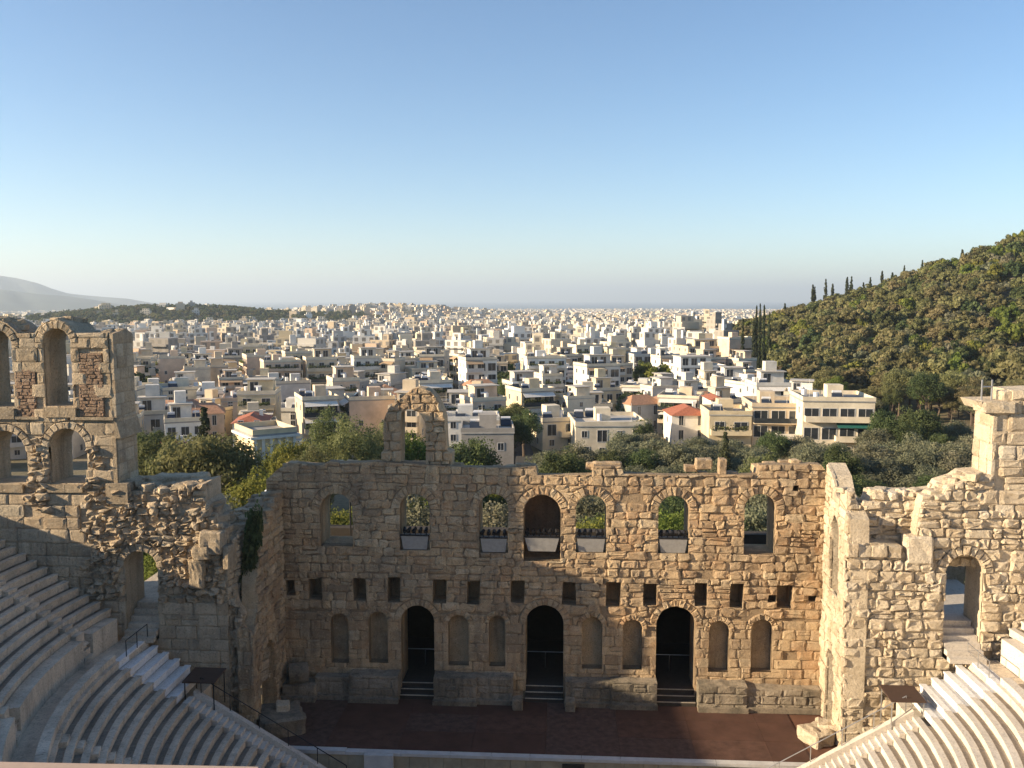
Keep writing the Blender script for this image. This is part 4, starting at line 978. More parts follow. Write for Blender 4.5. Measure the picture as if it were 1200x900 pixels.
for D, px, x, y in first:
    k = rt_.random(); kind = 'pine' if k < .62 else 'olive' if k < .82 else 'broad' if k < .9 else 'dark'
    s_ = rt_.uniform(.8, 1.9); sw = 'small' if s_ < 1.15 else 'middling' if s_ < 1.5 else 'broad crowned'; where = 'beside the long modern apartment house' if px < 1040 and D < 230 else 'at the foot of the wooded hill' if ground(x, y) < 6 else 'on the lower slope of the wooded hill'
    kw = {'pine': 'brownish green pine', 'olive': 'grey green olive', 'broad': 'yellow green tree', 'dark': 'dark evergreen'}[kind]
    tree(kind, x, y, s_, '%s %s %s' % (sw, kw, where), '%s %s %s' % (sw, kw, where), near=D < 260)
scatter('hill_forest', [(h[2], h[3], rt_.uniform(.75, 1.9)) for h in hill if (h[2], h[3]) not in fs], ('pine', 'pine', 'olive', 'pine', 'dark', 'pine', 'broad'), 'brownish green pine wood covering the upper hill')
# cypresses along the hill crest
for i, (x, yt) in enumerate([(920,363),(953,335),(968,334),(976,340),(993,332),(998,333),(955,345),(1012,340),(1020,334),(1034,325),(1046,327),(1060,320),(1081,314),(1091,318),(1198,283),(1128,300)]):
    # walk outwards along the direction until the crest
    best = None
    for D in np.arange(200, 620, 6):
        p = at_dist(x, 400, D); g = ground(p.x, p.y); sl = (g-CAM.z)/D
        if best is None or sl > best[0]: best = (sl, D, g)
    D = best[1]-4 if best[1] < 600 else 470
    p = at_dist(x, yt-9, D); g = ground(p.x, p.y); H = max(13.0, min(22, p.z-g)); tree('cypress', p.x, p.y, 1.15, 'dark cypress spire on the hill crest', 'cypresses on the hill crest', False, g, sz=H/10.9)
for x, yt, D in ((887,355,320),(891,356,326),(896,354,318),(902,366,330),(871,373,312),(884,372,300)):
    tree_px('cypress', x, yt, D, 'tall dark cypress in the clump at the end of the wooded ridge', False, .75, 'cypress clump at the ridge end')
# far wooded mound and street trees come with the city
# ================================================================== city
rc_ = random.Random(41)
WALLC = {'white': (.72,.69,.62), 'cream': (.64,.56,.42), 'warm': (.55,.45,.32), 'grey': (.43,.41,.37), 'peach': (.58,.44,.32), 'yellow': (.62,.51,.33), 'palegrey': (.54,.52,.47), 'concrete': (.34,.31,.27)}
WM = {k: flat_mat(k+'_plaster', c, .9, 0, .2, .45, .1) for k, c in WALLC.items()}
ROOF = flat_mat('grey_flat_roof', (.27,.26,.24), .9, 0, .25, .5); ROOFL = flat_mat('pale_flat_roof', (.44,.41,.36), .9, 0, .2, .5)
TILE = flat_mat('red_roof_tiles', (.33,.12,.07), .85, 0, .3, 2.5, .6); TILEO = flat_mat('orange_brown_roof_tiles', (.36,.20,.12), .85, 0, .3, 2.5, .6)
GLASS = flat_mat('dark_window_glass', (.035,.04,.045), .15, 0, .3, .7, 0, .5); FRAME = flat_mat('pale_window_frame', (.55,.54,.52), .6)
AWN = {'white': flat_mat('white_awning', (.65,.62,.56), .8), 'green': flat_mat('teal_green_awning', (.02,.11,.09), .7), 'tan': flat_mat('tan_awning', (.40,.28,.17), .8)}
PLANT = LM['dark']; TANK = flat_mat('white_water_tank', (.65,.65,.65), .4); SOLAR = flat_mat('solar_panel', (.03,.04,.06), .2)
FOUND = -9.0
WSUB = {}; WKEY = {}
def window_me(w, h):
    mb = MB(); t = .09
    mb.box(-w/2, w/2, -.05, .10, 0, t, 1); mb.box(-w/2, w/2, -.05, .10, h-t, h, 1); mb.box(-w/2, -w/2+t, -.05, .10, t, h-t, 1); mb.box(w/2-t, w/2, -.05, .10, t, h-t, 1)
    mb.box(-.03, .03, -.035, .10, t, h-t, 1); mb.quad((-w/2+t, -.006, t), (w/2-t, -.006, t), (w/2-t, -.006, h-t), (-w/2+t, -.006, h-t), m=0)
    fr = MB(); fr.v = mb.v[:-4]; fr.f = mb.f[:-1]; fr.mi = [0]*len(fr.f); pn = MB(); pn.quad(*mb.v[-4:])
    WSUB[len(WSUB)] = (fr.me('window', [FRAME]), pn.me('pane', [GLASS])); me = mb.me('window', [GLASS, FRAME]); WKEY[me.name] = len(WSUB)-1
    return me
WIN = {'small': window_me(1.1, 1.3), 'door': window_me(1.9, 2.25), 'wide': window_me(2.6, 2.2), 'tall': window_me(1.0, 2.0)}
def leafpatch(n_, w, d, h, seed):
    r = np.random.default_rng(seed); p = np.stack([r.uniform(-w/2, w/2, n_), r.uniform(-d/2, d/2, n_), np.abs(r.normal(size=n_))*h*.5], 1); q = []
    t1 = r.normal(size=(n_, 3)); t1 /= np.linalg.norm(t1, axis=1)[:, None]; t2 = np.cross(t1, r.normal(size=(n_, 3))); t2 /= np.linalg.norm(t2, axis=1)[:, None]; s_ = .16
    V = np.stack([p-t1*s_, p-t2*s_, p+t1*s_, p+t2*s_], 1).reshape(-1, 3); me = bpy.data.meshes.new('plants'); me.from_pydata(V.tolist(), [], np.arange(n_*4).reshape(-1, 4).tolist())
    T = np.repeat(r.uniform(0, 1, n_), 4); set_tint(me, np.stack([T, T, T, T*0+1], 1)); me.materials.append(PLANT); return me
PLANTS = [leafpatch(150, 3.2, .7, .9, i) for i in range(3)]
def clutter(rr, w, d, z, parts, n_=3):
    for _ in range(n_):
        x, y = rr.uniform(-w/2+1, w/2-1), rr.uniform(-d/2+1, d/2-1); k = rr.random()
        if k < .4:
            mb = MB(); mb.hexa([(x-.9,y-.6,z+.1),(x+.9,y-.6,z+.1),(x+.9,y+.6,z+.1),(x-.9,y+.6,z+.1),(x-.9,y-.6,z+.2),(x+.9,y-.6,z+.2),(x+.9,y+.6,z+1.1),(x-.9,y+.6,z+1.1)], 0); mb.tube((x-.8, y+.65, z+1.25), (x+.8, y+.65, z+1.25), .27, n=8, m=1); parts.append(('solar_heater', mb.me('solar_heater', [SOLAR, TANK]), None))
        elif k < .7:
            mb = MB(); mb.tube((x, y, z), (x, y, z+1.3), .5, n=10); parts.append(('water_tank', mb.me('water_tank', [TANK]), None))
        else:
            mb = MB(); mb.tube((x, y, z), (x, y, z+rr.uniform(2, 3.5)), .035, n=5); mb.tube((x-.6, y, z+1.9), (x+.6, y, z+1.9), .02, n=4); parts.append(('antenna', mb.me('antenna', [M['steel']]), None))
def make_block(seed, w, d, floors, style='apt', fh=3.1, col='cream', awn=None, full=True, bal=True, plants=False, setback=True):
    """list of parts (name, mesh, role, location, rotation)"""
    rr = random.Random(seed); P_ = []; h = floors*fh; wallm = WM[col]
    mb = MB(); mb.box(-w/2, w/2, -d/2, d/2, FOUND, h); P_.append(('wall', mb.me('wall', [wallm]), 'wall'))
    if style == 'tile':
        mb = MB(); e = .35; rid = min(w, d)*.28; zz = h+min(w, d)*.22
        a = [(-w/2-e,-d/2-e,h+.02),(w/2+e,-d/2-e,h+.02),(w/2+e,d/2+e,h+.02),(-w/2-e,d/2+e,h+.02)]; r1, r2 = ((-w/2+rid, 0, zz), (w/2-rid, 0, zz)) if w >= d else ((0, -d/2+rid, zz), (0, d/2-rid, zz))
        if w >= d: mb.quad(a[0], a[1], r2, r1); mb.quad(a[1], a[2], r2); mb.quad(a[2], a[3], r1, r2); mb.quad(a[3], a[0], r1)
        else: mb.quad(a[0], a[1], r1); mb.quad(a[1], a[2], r2, r1); mb.quad(a[2], a[3], r2); mb.quad(a[3], a[0], r1, r2)
        mb.quad(*reversed(a)); P_.append(('roof', mb.me('roof', [TILE if rr.random() < .6 else TILEO]), 'roof'))
        mb = MB(); mb.box(w*.2, w*.2+.6, d*.1, d*.1+.6, h+.3, zz+.5); P_.append(('chimney', mb.me('chimney', [WM['white']]), None))
    else:
        mb = MB(); mb.box(-w/2-.12, w/2+.12, -d/2-.12, d/2+.12, h-.16, h+.06, 0)
        for x0, x1, y0, y1 in ((-w/2-.1, w/2+.1, -d/2-.1, -d/2+.1), (-w/2-.1, w/2+.1, d/2-.1, d/2+.1), (-w/2-.1, -w/2+.1, -d/2+.1, d/2-.1), (w/2-.1, w/2+.1, -d/2+.1, d/2-.1)): mb.box(x0, x1, y0, y1, h+.06, h+.75, 1)
        P_.append(('roof', mb.me('roof', [ROOF if rr.random() < .5 else ROOFL, wallm]), 'roof'))
        z = h+.06
        if setback and rr.random() < .85:
            pw, pd = w*rr.uniform(.45, .75), d*rr.uniform(.35, .55); ox, oy = rr.uniform(-.12, .12)*w, d*.12
            mb = MB(); mb.box(ox-pw/2, ox+pw/2, oy-pd/2, oy+pd/2, z, z+2.7); mb.box(ox-pw/2-.4, ox+pw/2+.4, oy-pd/2-.7, oy+pd/2+.2, z+2.7, z+2.9, 1); P_.append(('penthouse', mb.me('penthouse', [wallm, ROOFL]), 'wall'))
            if full:
                for k in range(max(1, int(pw/2.8))): P_.append(('window', WIN['door'], None, (ox-pw/2+1.4+k*2.7, oy-pd/2, z+.1), 0))
            if rr.random() < .6: mb = MB(); mb.box(ox-1.3, ox+1.3, oy-.5, oy+2.0, z+2.9, z+5.0); P_.append(('stair_house', mb.me('stair_house', [wallm]), 'wall'))
            clutter(rr, w, d*.5, z, [], 0)
        elif style != 'neo':
            mb = MB(); x = rr.uniform(-.2, .2)*w; mb.box(x-1.4, x+1.4, -.5, 2.5, z, z+2.3); P_.append(('stair_house', mb.me('stair_house', [wallm]), 'wall'))
        if full and style != 'neo': clutter(rr, w, d, z, P_, 5)
        if style == 'neo':
            mb = MB(); mb.box(-w/2-.45, w/2+.45, -d/2-.45, d/2+.45, h-.55, h-.2); P_.append(('cornice', mb.me('cornice', [WM['white']]), None))
            for k in range(6): x = -w/2+.25+k*(w-.5)/5; mb = MB(); mb.box(x-.2, x+.2, -d/2-.14, -d/2-.002, 0, h-.56); P_.append(('pilaster', mb.me('pilaster', [WM['white']]), None))
    n_ = max(2, int(w/(2.5 if style == 'band' else 3.0))); sp = w/n_
    for fl in range(floors):
        z0 = fl*fh
        has = bal and style != 'tile' and fl > 0
        if has:
            bw = w*(.96 if rr.random() < .7 else .55); bx = 0 if bw > .9*w else rr.choice((-1, 1))*(w-bw)/2; dp = 1.35
            mb = MB(); mb.box(bx-bw/2, bx+bw/2, -d/2-dp, -d/2-.002, z0-.16, z0)
            rm = 0 if rr.random() < .65 else 1
            mb.box(bx-bw/2, bx+bw/2, -d/2-dp, -d/2-dp+.1, z0, z0+.92, rm); mb.box(bx-bw/2, bx-bw/2+.1, -d/2-dp+.1, -d/2-.002, z0, z0+.92, rm); mb.box(bx+bw/2-.1, bx+bw/2, -d/2-dp+.1, -d/2-.002, z0, z0+.92, rm)
            P_.append(('balcony', mb.me('balcony', [wallm, GLASS if rr.random() < .4 else WM['palegrey']]), 'wall'))
            if plants and rr.random() < .8:
                for q in range(int(bw/3.4)): P_.append(('balcony_plants', PLANTS[q % 3], None, (bx-bw/2+1.8+q*3.4, -d/2-dp+.3, z0+.75), 0))
            if awn and rr.random() < .5:
                mb = MB(); x0, x1 = bx-bw/2+.2, bx+bw/2-.2; zt = z0+fh-.3; mb.hexa([(x0,-d/2-1.7,zt-.75),(x1,-d/2-1.7,zt-.75),(x1,-d/2-.01,zt),(x0,-d/2-.01,zt),(x0,-d/2-1.7,zt-.71),(x1,-d/2-1.7,zt-.71),(x1,-d/2-.01,zt+.04),(x0,-d/2-.01,zt+.04)]); P_.append(('awning', mb.me('awning', [AWN[awn]]), None))
        if full:
            for k in range(n_):
                kind = 'wide' if style == 'band' and fl > 0 else ('door' if rr.random() < .75 else 'wide') if has else ('tall' if style in ('tile', 'neo') else 'small' if rr.random() < .7 else 'door')
                if kind == 'wide' and sp < 2.45: kind = 'door'
                P_.append(('window', WIN[kind], None, (-w/2+(k+.5)*sp, -d/2, z0+(.05 if kind in ('door', 'wide') else .85)), 0))
            for sx in (-1, 1):
                if rr.random() < .75 or style == 'neo':
                    for k in range(max(1, int(d/5))): P_.append(('window', WIN['small'], None, (sx*w/2, -d/2+(k+.5)*d/max(1, int(d/5)), z0+.9), sx*math.pi/2))
    return P_
def place(parts, name, loc, rz, label, group=None, col=None, scale=(1, 1, 1), sub=False):
    o = empty(name, loc, rz, label=label, cat='building', group=group); o.scale = scale
    for q in parts:
        c = put(q[0], WSUB[WKEY[q[1].name]][0] if sub and q[0] == 'window' else q[1], None, o)
        if sub and q[0] == 'window': put('pane', WSUB[WKEY[q[1].name]][1], None, c)
        if q[0] == 'balcony_plants': c['kind'] = 'stuff'
        if len(q) > 3: c.location = q[3]; c.rotation_euler.z = q[4]
        if col and q[2] == 'wall': c.material_slots[0].link = 'OBJECT'; c.material_slots[0].material = WM[col]
    return o
FOOT = []      # footprints taken: x, y, radius
def hero(x0, x1, ytop, D, depth, label, floors=None, rz=0.0, name='apartment_building', **k):
    """a building at distance D whose front spans x0..x1 and whose roof shows at ytop"""
    c = at_dist((x0+x1)/2, ytop, D); g = ground(c.x, c.y); H = c.z-g; w = (x1-x0)*D/FPX*1.0; floors = floors or max(1, round(H/3.1))
    yaw = math.atan2(c.x-CAM.x, c.y-CAM.y)
    pr = make_block(hash(label) % 9999 if False else int(x0*7+D), w, depth, floors, fh=H/floors, **k)
    dv = Vector((math.sin(yaw), math.cos(yaw))); b = Vector((c.x, c.y))+dv*depth/2
    FOOT.append((b.x, b.y, max(w, depth)*.62))
    return place(pr, name, (b.x, b.y, g), -yaw*.6+rz, label, sub=D < 215)
# rz > 0 turns a front towards the sun
hero(935,1012,470,166,12,'long modern apartment house with glazed balcony bands and a cluttered terrace roof',3,.12,col='cream',style='band',awn='green',setback=False)
hero(876,934,477,170,12,'cream terrace house with dark open loggias next to the long modern block',3,.10,col='warm',style='band',setback=False)
hero(826,874,486,168,10,'low cream house with a deep balcony and terrace tubs',2,.12,col='yellow',plants=True,setback=False)
hero(782,826,487,176,9,'small white house with red tiled roofs at the grove edge',2,.15,'tiled_house',style='tile',col='white')
hero(828,846,469,178,8,'small white cube house with a red flat tiled cap',3,.15,'tiled_house',style='tile',col='white')
hero(786,840,431,262,16,'bright white modern block with ribbon windows and roof plants',5,.30,col='white',plants=True)
hero(818,842,449,240,12,'cream blank walled block in front of the white modern block',4,.30,col='cream',bal=False)
hero(650,672,437,268,13,'tall white party wall block with two small windows',5,.30,col='white',bal=False,setback=False)
hero(673,698,441,272,13,'white block with a loggia beside the tall party wall',5,.30,col='white',setback=False)
hero(702,742,448,286,14,'pale yellow balustraded block with a long roof terrace',4,.30,col='yellow',setback=False)
hero(744,785,452,276,14,'pale yellow apartment house with dark awnings',4,.30,col='yellow',awn='tan')
hero(706,738,462,246,9,'house with a broad red tiled roof between the cream blocks',4,.25,'tiled_house',style='tile',col='yellow')
hero(756,800,468,232,12,'row house with brown balconies turned towards the street',4,.5,col='warm')
hero(668,752,499,158,14,'wide cream terrace building with a blue glazed ground floor',2,.12,col='cream',setback=False,bal=False)
hero(622,668,494,166,12,'low cream corner building with roof terrace planters beside the street',2,.35,col='cream',plants=True,setback=False)
hero(664,712,477,200,11,'cream terrace building with long planted roof edge',3,.2,col='cream',plants=True)
hero(612,648,470,225,12,'pale apartment block at the street mouth with planted balconies',4,.35,col='cream',plants=True)
hero(588,640,445,300,13,'long pale grey apartment row along the tree lined street',4,.35,col='palegrey')
hero(516,582,478,190,13,'grey green terraced block with planted balconies and white awning',4,.05,col='palegrey',plants=True,awn='white')
hero(540,602,507,140,9,'brown blank walled house behind the stage wall',2,.05,'plain_house',col='concrete',bal=False,setback=False)
hero(520,585,493,158,8,'low white houses with small blue shutters behind the wall',3,.05,'white_house',col='white',bal=False,setback=False)
hero(463,500,480,165,10,'terraced block with red brown balcony fronts beyond the broken arch',4,-.2,col='warm')
hero(400,440,455,240,16,'tall dark fronted block with crossing balconies',5,-.6,col='grey')
hero(440,474,452,250,14,'shaded apartment block lining the dark street canyon',5,-.6,col='grey',plants=True)
hero(322,360,482,196,10,'small white cube house with four square windows',3,-.15,'white_house',col='white',bal=False,setback=False)
hero(300,345,463,235,13,'grey apartment block with a tiled penthouse canopy',4,.2,col='palegrey')
hero(346,382,461,240,12,'plain grey blank wall block',4,.2,col='grey',bal=False,setback=False)
hero(263,300,470,205,12,'peach coloured block with few windows',4,.1,col='peach',bal=False,setback=False)
hero(234,262,462,216,10,'narrow white stair tower block',4,.1,col='white',bal=False,setback=False)
hero(190,236,457,226,12,'cream angular apartment block above the evergreens',4,.3,col='cream',bal=False,setback=False)
hero(166,190,470,236,10,'low white house beside the cream angular block',3,.2,col='white')
hero(176,222,533,122,8,'low cream house with an orange brown tiled roof',1,.1,'tiled_house',style='tile',col='yellow')
hero(286,336,509,124,8,'yellow neoclassical house with pilasters, tall windows and cornice',2,.45,'neoclassical_house',style='neo',col='yellow',bal=False,setback=False)
hero(330,344,515,146,8,'lower ochre wing behind the neoclassical house',2,.45,'neoclassical_house',style='neo',col='yellow',bal=False,setback=False)
hero(278,314,496,160,9,'red hipped roof house behind the neoclassical house',3,.0,'tiled_house',style='tile',col='palegrey')
hero(840,874,445,236,10,'grey house with white awnings at the foot of the hill',3,.2,col='palegrey',awn='white')
hero(880,925,452,206,10,'terrace house with a slanting white canopy below the hill',3,.2,col='palegrey',awn='white')
hero(795,846,408,330,16,'concrete sided block with a sunlit yellow front',6,.35,col='yellow')
hero(826,862,393,420,18,'grey block with planted penthouse by the hill foot',7,.3,col='grey',plants=True)
hero(735,790,417,315,13,'pale block row with dark open penthouses',5,.3,col='palegrey')
# ------------------------------------------------------------------ the other buildings one can tell apart
def city_lim(D): return float(np.interp(D, [120, 170, 230, 300, 450, 520, 700, 1500, 8000], [1015, 1010, 900, 868, 842, 836, 860, 930, 960]))
PROTOS = {}
specs = [(8,9,3,'apt'),(10,10,4,'apt'),(11,9,4,'apt'),(9,8,2,'apt'),(12,10,5,'apt'),(8.5,8,2,'tile'),(9,11,3,'apt'),(7,9,4,'apt')]
for i, (w, d, fl, stl) in enumerate(specs):
    for full in (True, False):
        PROTOS[i, full] = make_block(900+i, w, d, fl, stl, col='cream', full=full, awn='white' if i % 3 == 0 else 'tan' if i % 3 == 1 else None, plants=(i % 2 == 0) and full)
KW = ['narrow three storey', 'four storey', 'broad four storey', 'small two storey', 'large five storey', 'tile roofed two storey', 'deep three storey', 'slim four storey']
cells = []
GA = R(8)
gx, gy = Vector((math.cos(GA), math.sin(GA))), Vector((-math.sin(GA), math.cos(GA)))
for i in range(-70, 70):
    for j in range(3, 70):
        c = gx*(i*10.9+(2 if i % 3 == 0 else 0))+gy*(j*10.8+rc_.uniform(-1.5, 1.5)) + Vector((rc_.uniform(-1.5, 1.5), 0))
        D = math.hypot(c.x-CAM.x, c.y-CAM.y); px, _ = proj((c.x, c.y, 0))
        if D < 172 or D > 520 or px < -90 or px > city_lim(D): continue
        if 582 < px-(600-px)*0 < 606 and D < 330: continue                     # the tree lined street
        if any((c.x-a)**2+(c.y-b)**2 < (r+3.5)**2 for a, b, r in FOOT): continue
        cells.append((D, px, c))
cells.sort(key=lambda q: q[0])
cells = cells[:255]
DMAX = cells[-1][0]
for D, px, c in cells:
    i = rc_.randrange(len(specs)); full = D < 330; g = ground(c.x, c.y)
    if D < 230 and specs[i][2] > 3: i = rc_.choice([0, 3, 5, 6])
    col = rc_.choice(['white','white','cream','cream','warm','palegrey','palegrey','grey','peach','yellow','concrete','warm']); rz = rc_.choice([R(24), R(24), R(10), R(-66), R(-14)])+rc_.uniform(-.06, .06)
    sz = rc_.uniform(.72, 1.05)
    cw = {'warm': 'tan', 'palegrey': 'pale grey'}.get(col, col)
    place(PROTOS[i, full], 'city_building', (c.x, c.y, g), rz, '%s %s %s in the dense city quarter' % (cw, KW[i], 'house' if specs[i][3] == 'tile' else 'apartment block'), 'city %s %s' % (cw, KW[i]), col, (rc_.uniform(.7, .95), rc_.uniform(.7, .92), sz))
# ------------------------------------------------------------------ the city beyond, past counting
def facade_mat():
    m, n, b = newmat('far_city_plaster'); at = N(n, 'ShaderNodeAttribute', attribute_name='tint'); uv = N(n, 'ShaderNodeUVMap'); sx = N(n, 'ShaderNodeSeparateXYZ'); n.links.new(uv.outputs[0], sx.inputs[0])
    def band(s_, per, lo, hi):
        d = N(n, 'ShaderNodeMath', operation='DIVIDE'); n.links.new(s_, d.inputs[0]); d.inputs[1].default_value = per
        f = N(n, 'ShaderNodeMath', operation='FRACT'); n.links.new(d.outputs[0], f.inputs[0])
        a = N(n, 'ShaderNodeMath', operation='GREATER_THAN'); n.links.new(f.outputs[0], a.inputs[0]); a.inputs[1].default_value = lo
        c = N(n, 'ShaderNodeMath', operation='LESS_THAN'); n.links.new(f.outputs[0], c.inputs[0]); c.inputs[1].default_value = hi
        q = N(n, 'ShaderNodeMath', operation='MULTIPLY'); n.links.new(a.outputs[0], q.inputs[0]); n.links.new(c.outputs[0], q.inputs[1]); return q.outputs[0]
    w = N(n, 'ShaderNodeMath', operation='MULTIPLY'); n.links.new(band(sx.outputs[0], 3.3, .22, .74), w.inputs[0]); n.links.new(band(sx.outputs[1], 3.1, .25, .80), w.inputs[1])
    c = mix(n, w.outputs[0], at.outputs['Color'], (.24, .22, .19)); n.links.new(c, b.inputs['Base Color']); b.inputs['Roughness'].default_value = .9
    return m
def far_city():
    r = np.random.default_rng(9); V = []; C_ = []; UV = []; F = []
    cols = np.array([WALLC[k] for k in ('white', 'white', 'white', 'cream', 'cream', 'cream', 'warm', 'palegrey', 'palegrey', 'grey', 'peach', 'yellow', 'concrete')])
    nv = 0
    def box(cx, cy, z0, z1, w, d, a, col):
        nonlocal nv
        ca, sa = math.cos(a), math.sin(a); q = [(-w/2, -d/2), (w/2, -d/2), (w/2, d/2), (-w/2, d/2)]
        P4 = [(cx+x*ca-y*sa, cy+x*sa+y*ca) for x, y in q]; u = 0.0
        for k in range(4):
            p, s_ = P4[k], P4[(k+1) % 4]; L = w if k % 2 == 0 else d; blank = r.random() < .35; h = z1-z0
            V.extend([(p[0], p[1], z0), (s_[0], s_[1], z0), (s_[0], s_[1], z1), (p[0], p[1], z1)])
            UV.extend([(0, -h), (0 if blank else L, -h), (0 if blank else L, 0), (0, 0)]); C_.extend([col]*4); F.append((nv, nv+1, nv+2, nv+3)); nv += 4
        V.extend([(x, y, z1) for x, y in P4]); UV.extend([(0, 0)]*4); rc = col*.5+np.array((.20, .19, .18))*r.uniform(.6, 1.2); C_.extend([rc]*4); F.append((nv, nv+1, nv+2, nv+3)); nv += 4
    for lo, hi, pitch in ((DMAX-20, 1000, 11.4), (1000, 2400, 16.5), (2400, 7600, 32)):
        n = int(hi/pitch)+2
        for i in range(-n, n):
            for j in range(0, n):
                x, y = i*pitch+r.uniform(-3, 3), j*pitch+r.uniform(-3, 3); D = math.hypot(x-CAM.x, y-CAM.y)
                if not lo < D <= hi: continue
                px, _ = proj((x, y, 0))
                if px < -130 or px > city_lim(D)+(0 if D < 650 else 60): continue
                if D < 560 and any((x-c.x)**2+(y-c.y)**2 < 110 for _, _, c in cells): continue
                if D < 560 and any((x-a)**2+(y-b)**2 < (q+8)**2 for a, b, q in FOOT): continue
                if math.hypot((x-345)/150, (y-375)/142) < 1.75: continue
                mo = math.exp(-(((x+640)/170)**2+((y-1330)/150)**2)/2)
                if mo > .10 and r.random() < .95: continue
                if r.random() < .07: continue
                col = cols[r.integers(len(cols))]*r.uniform(.85, 1.08); a = (R(24) if r.random() < .6 else R(-14) if r.random() < .5 else R(6))+r.uniform(-.08, .08)
                w, d = pitch*r.uniform(.55, .9), pitch*r.uniform(.5, .8); h = r.choice([8, 10, 12, 12, 14, 16, 18])*r.uniform(.9, 1.05)*(1.0 if D < 2500 else 1.15); g = ground(x, y)
                if r.random() < .008 and D > 700: h *= 1.4
                box(x, y, g-6, g+h, w, d, a, col)
                if r.random() < .8: box(x+r.uniform(-.1, .1)*w, y+r.uniform(0, .15)*d, g+h, g+h+r.uniform(2.4, 3.6), w*r.uniform(.35, .75), d*r.uniform(.3, .6), a, col)
                if D < 1300 and r.random() < .6: box(x+r.uniform(-.3, .3)*w, y+r.uniform(-.3, .3)*d, g+h, g+h+r.uniform(1, 5), w*.2, d*.2, a, cols[0])
                if D < 1100:
                    nfl = int(h/3.1); dirx, diry = math.cos(a), math.sin(a)
                    for k in range(1, nfl): box(x+diry*(d/2+.6), y-dirx*(d/2+.6), g+h-3.1*k-.2, g+h-3.1*k+.75, w*.92, 1.2, a, col)
    me = bpy.data.meshes.new('far_city'); me.from_pydata(V, [], F); u = me.uv_layers.new(name='UVMap'); u.data.foreach_set('uv', np.array(UV, np.float32).ravel())
    set_tint(me, np.c_[np.clip(np.array(C_), 0, .85), np.ones(len(C_))]); tag(put('far_city', me, facade_mat()), 'endless pale flat-roofed city blocks running to the horizon', 'city', kind='stuff')
    print('far city faces', len(F))
far_city()
# far trees: the wooded mound, street trees between the houses
pt = []
for _ in range(2600):
    x, y = rc_.gauss(-640, 150), rc_.gauss(1330, 130); pt.append((x, y, rc_.uniform(1.0, 2.0)))
for _ in range(500):
    x, y = rc_.gauss(-360, 160), rc_.gauss(1700, 120); pt.append((x, y, rc_.uniform(1.0, 1.8)))
scatter('mound_wood', pt, ('pine', 'dark', 'dark'), 'dark wood on the low mound above the city')
pt = []
for _ in range(900):
    D = rc_.uniform(230, 1500); px = rc_.uniform(-40, min(860, city_lim(D))); p = at_dist(px, 400, D)
    if any((p.x-a)**2+(p.y-b)**2 < (r*.8)**2 for a, b, r in FOOT): continue
    pt.append((p.x, p.y, rc_.uniform(.9, 1.7)))
scatter('street_trees', pt, ('dark', 'broad', 'dark'), 'scattered dark street trees between the city houses')
for k in range(26):
    D = 150+k*8.5; x = 606-(k/26)*26+rc_.choice((-1, 1))*rc_.uniform(.2, .6)*600/D*4; p = at_dist(x, 450, D)
    tree('dark', p.x, p.y, rc_.uniform(1.0, 1.4), 'dark street tree lining the long straight street', 'trees lining the long street', D < 220)
# road of that street with parked cars at its near end
a, b = at_dist(612, 480, 118), at_dist(578, 420, 420)
v = []; f = []; K = 30
for k in range(K+1):
    p = a.lerp(b, k/K); dx = Vector((b.y-a.y, a.x-b.x, 0)).normalized()*4.0
    for s_ in (-1, 0, 1): q = p+dx*s_; v.append((q.x, q.y, ground(q.x, q.y)+.25))
for k in range(K):
    for j in (0, 1): i = k*3+j; f.append((i, i+1, i+4, i+3))
tag(put('street', mesh('street', v, f), M['asphalt']), kind='structure')
def car(x, y, rz, col, label):
    t = empty('parked_car', (x, y, ground(x, y)+.26), rz, label=label, cat='car', group='cars parked at the street mouth')
    m = flat_mat('car_paint_'+col, {'white': (.7,.7,.7), 'silver': (.4,.41,.43), 'dark': (.04,.045,.055), 'blue': (.08,.16,.3)}[col], .3, .2, .02)
    s_ = [(-2.1,.35),(-2.1,.75),(-1.3,.92),(-.7,1.42),(.8,1.45),(1.5,.98),(2.1,.85),(2.15,.35)]; mb = MB(); n = len(s_)
    for q in (-.82, .82): mb.v += [Vector((X, q*(.86 if Z > 1.1 else 1), Z)) for X, Z in s_]
    mb.f = [tuple(range(n)), tuple(reversed(range(n, 2*n)))]+[(i, n+i, n+(i+1) % n, (i+1) % n) for i in range(n)]; mb.mi = [0]*len(mb.f); mb.put('body', m, t)
    for sy in (-1, 1): MB().quad((-1.0,sy*.80,.98),(1.2,sy*.80,.98),(.75,sy*.735,1.38),(-.65,sy*.735,1.38)).put('side_window', GLASS, t)
    MB().quad((-1.28,-.7,.97),(-1.28,.7,.97),(-.78,.62,1.40),(-.78,-.62,1.40)).put('windscreen', GLASS, t)
    for X in (-1.3, 1.3):
        for sy in (-1, 1): MB().tube((X, sy*.66, .33), (X, sy*.86, .33), .33, n=12).put('wheel', M['iron'], t)
for i, (px, D, col) in enumerate([(622,126,'white'),(628,122,'silver'),(634,119,'dark'),(614,130,'blue'),(640,121,'white')]):
    p = at_dist(px, 480, D); car(p.x, p.y, rc_.uniform(1.2, 1.8), col, '%s parked car at the mouth of the long street' % col)
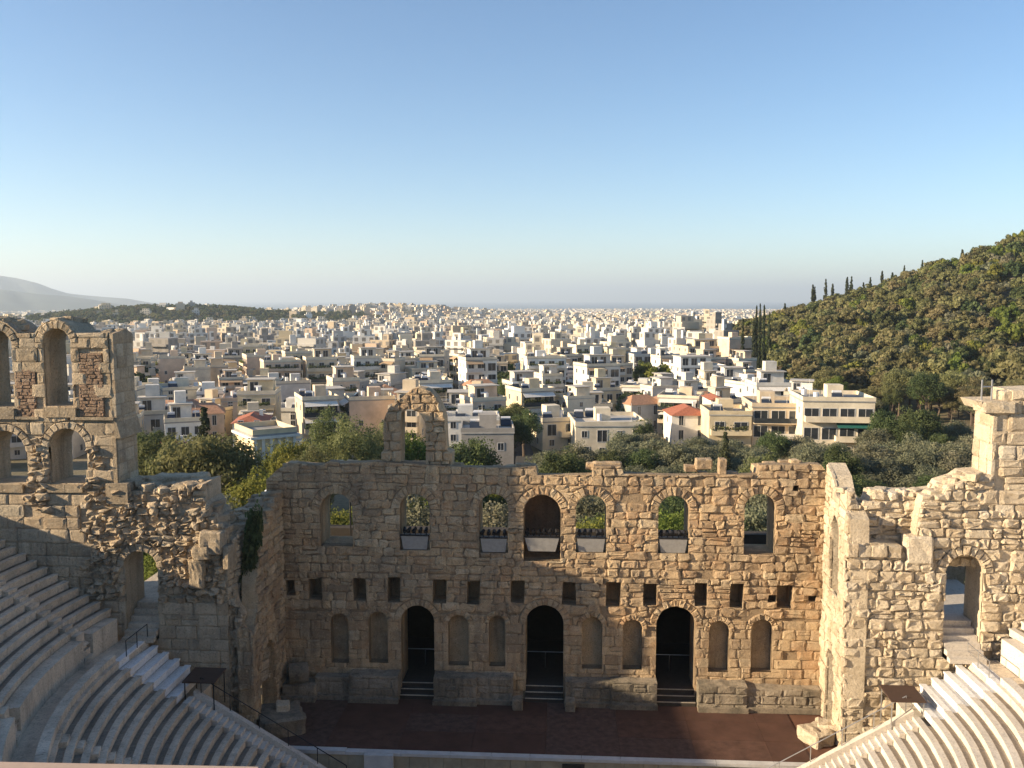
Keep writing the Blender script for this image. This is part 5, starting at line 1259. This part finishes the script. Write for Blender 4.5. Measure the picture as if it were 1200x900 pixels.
# dark awning roof and lamp behind the broken wing
t = empty('dark_canopy', (-17.2, 9.5, ground(-17.2, 9.5)), label='dark sloping canopy roof behind the broken wing', cat='canopy')
z0 = t.location.z
MB().hexa([(-3.2,-1.5,11.5-z0),(2.2,-1.5,13.2-z0),(2.2,1.8,13.2-z0),(-3.2,1.8,11.5-z0),(-3.2,-1.5,11.65-z0),(2.2,-1.5,13.35-z0),(2.2,1.8,13.35-z0),(-3.2,1.8,11.65-z0)]).put('roof_sheet', M['iron'], t)
for q in (-3, 2):
    for w_ in (-1.3, 1.6): MB().tube((q, w_, 0), (q, w_, 11.5-z0+(1.6 if q > 0 else 0)), .06).put('post', M['iron'], t)
t = empty('street_lamp', (-21.5, 8.0, ground(-21.5, 8.0)), label='white globe street lamp behind the broken wing', cat='street lamp'); z0 = t.location.z
MB().tube((0, 0, 0), (0, 0, 11.8-z0), .05).put('post', M['iron'], t); 
bm = bmesh.new(); bmesh.ops.create_icosphere(bm, subdivisions=2, radius=.24, matrix=Matrix.Translation((0, 0, 12.0-z0))); me = bpy.data.meshes.new('globe'); bm.to_mesh(me); bm.free(); put('globe', me, TANK, t)
# ivy in the crevice of the shaded wing
for i, (x, y, s_) in enumerate([(297,640,.8),(294,665,.75),(290,690,.7),(286,712,.6),(301,622,.6)]):
    p = atY(x, y, -4.6); me = leafpatch(420, 1.1, .7, 1.0, 60+i); o = put('climbing_plant', me, None, None, loc=p); o.scale = (s_, s_, s_*2.0)
    tag(o, 'dark climbing plant in the crevice of the shaded wing', 'plant', 'climbing plants in the crevice')
# ------------------------------------------------------------------ haze
hz = MB(); hz.box(-41000, 41000, -3000, 41000, -90, 520)
hm = bpy.data.materials.new('haze'); hm.use_nodes = True; n = hm.node_tree; n.nodes.clear()
pv = n.nodes.new('ShaderNodeVolumePrincipled'); pv.inputs['Color'].default_value = (.74, .87, 1.0, 1); pv.inputs['Density'].default_value = 1.0e-4; pv.inputs['Anisotropy'].default_value = 0.2
mo = n.nodes.new('ShaderNodeOutputMaterial'); n.links.new(pv.outputs[0], mo.inputs['Volume'])
tag(hz.put('haze', hm), kind='stuff')
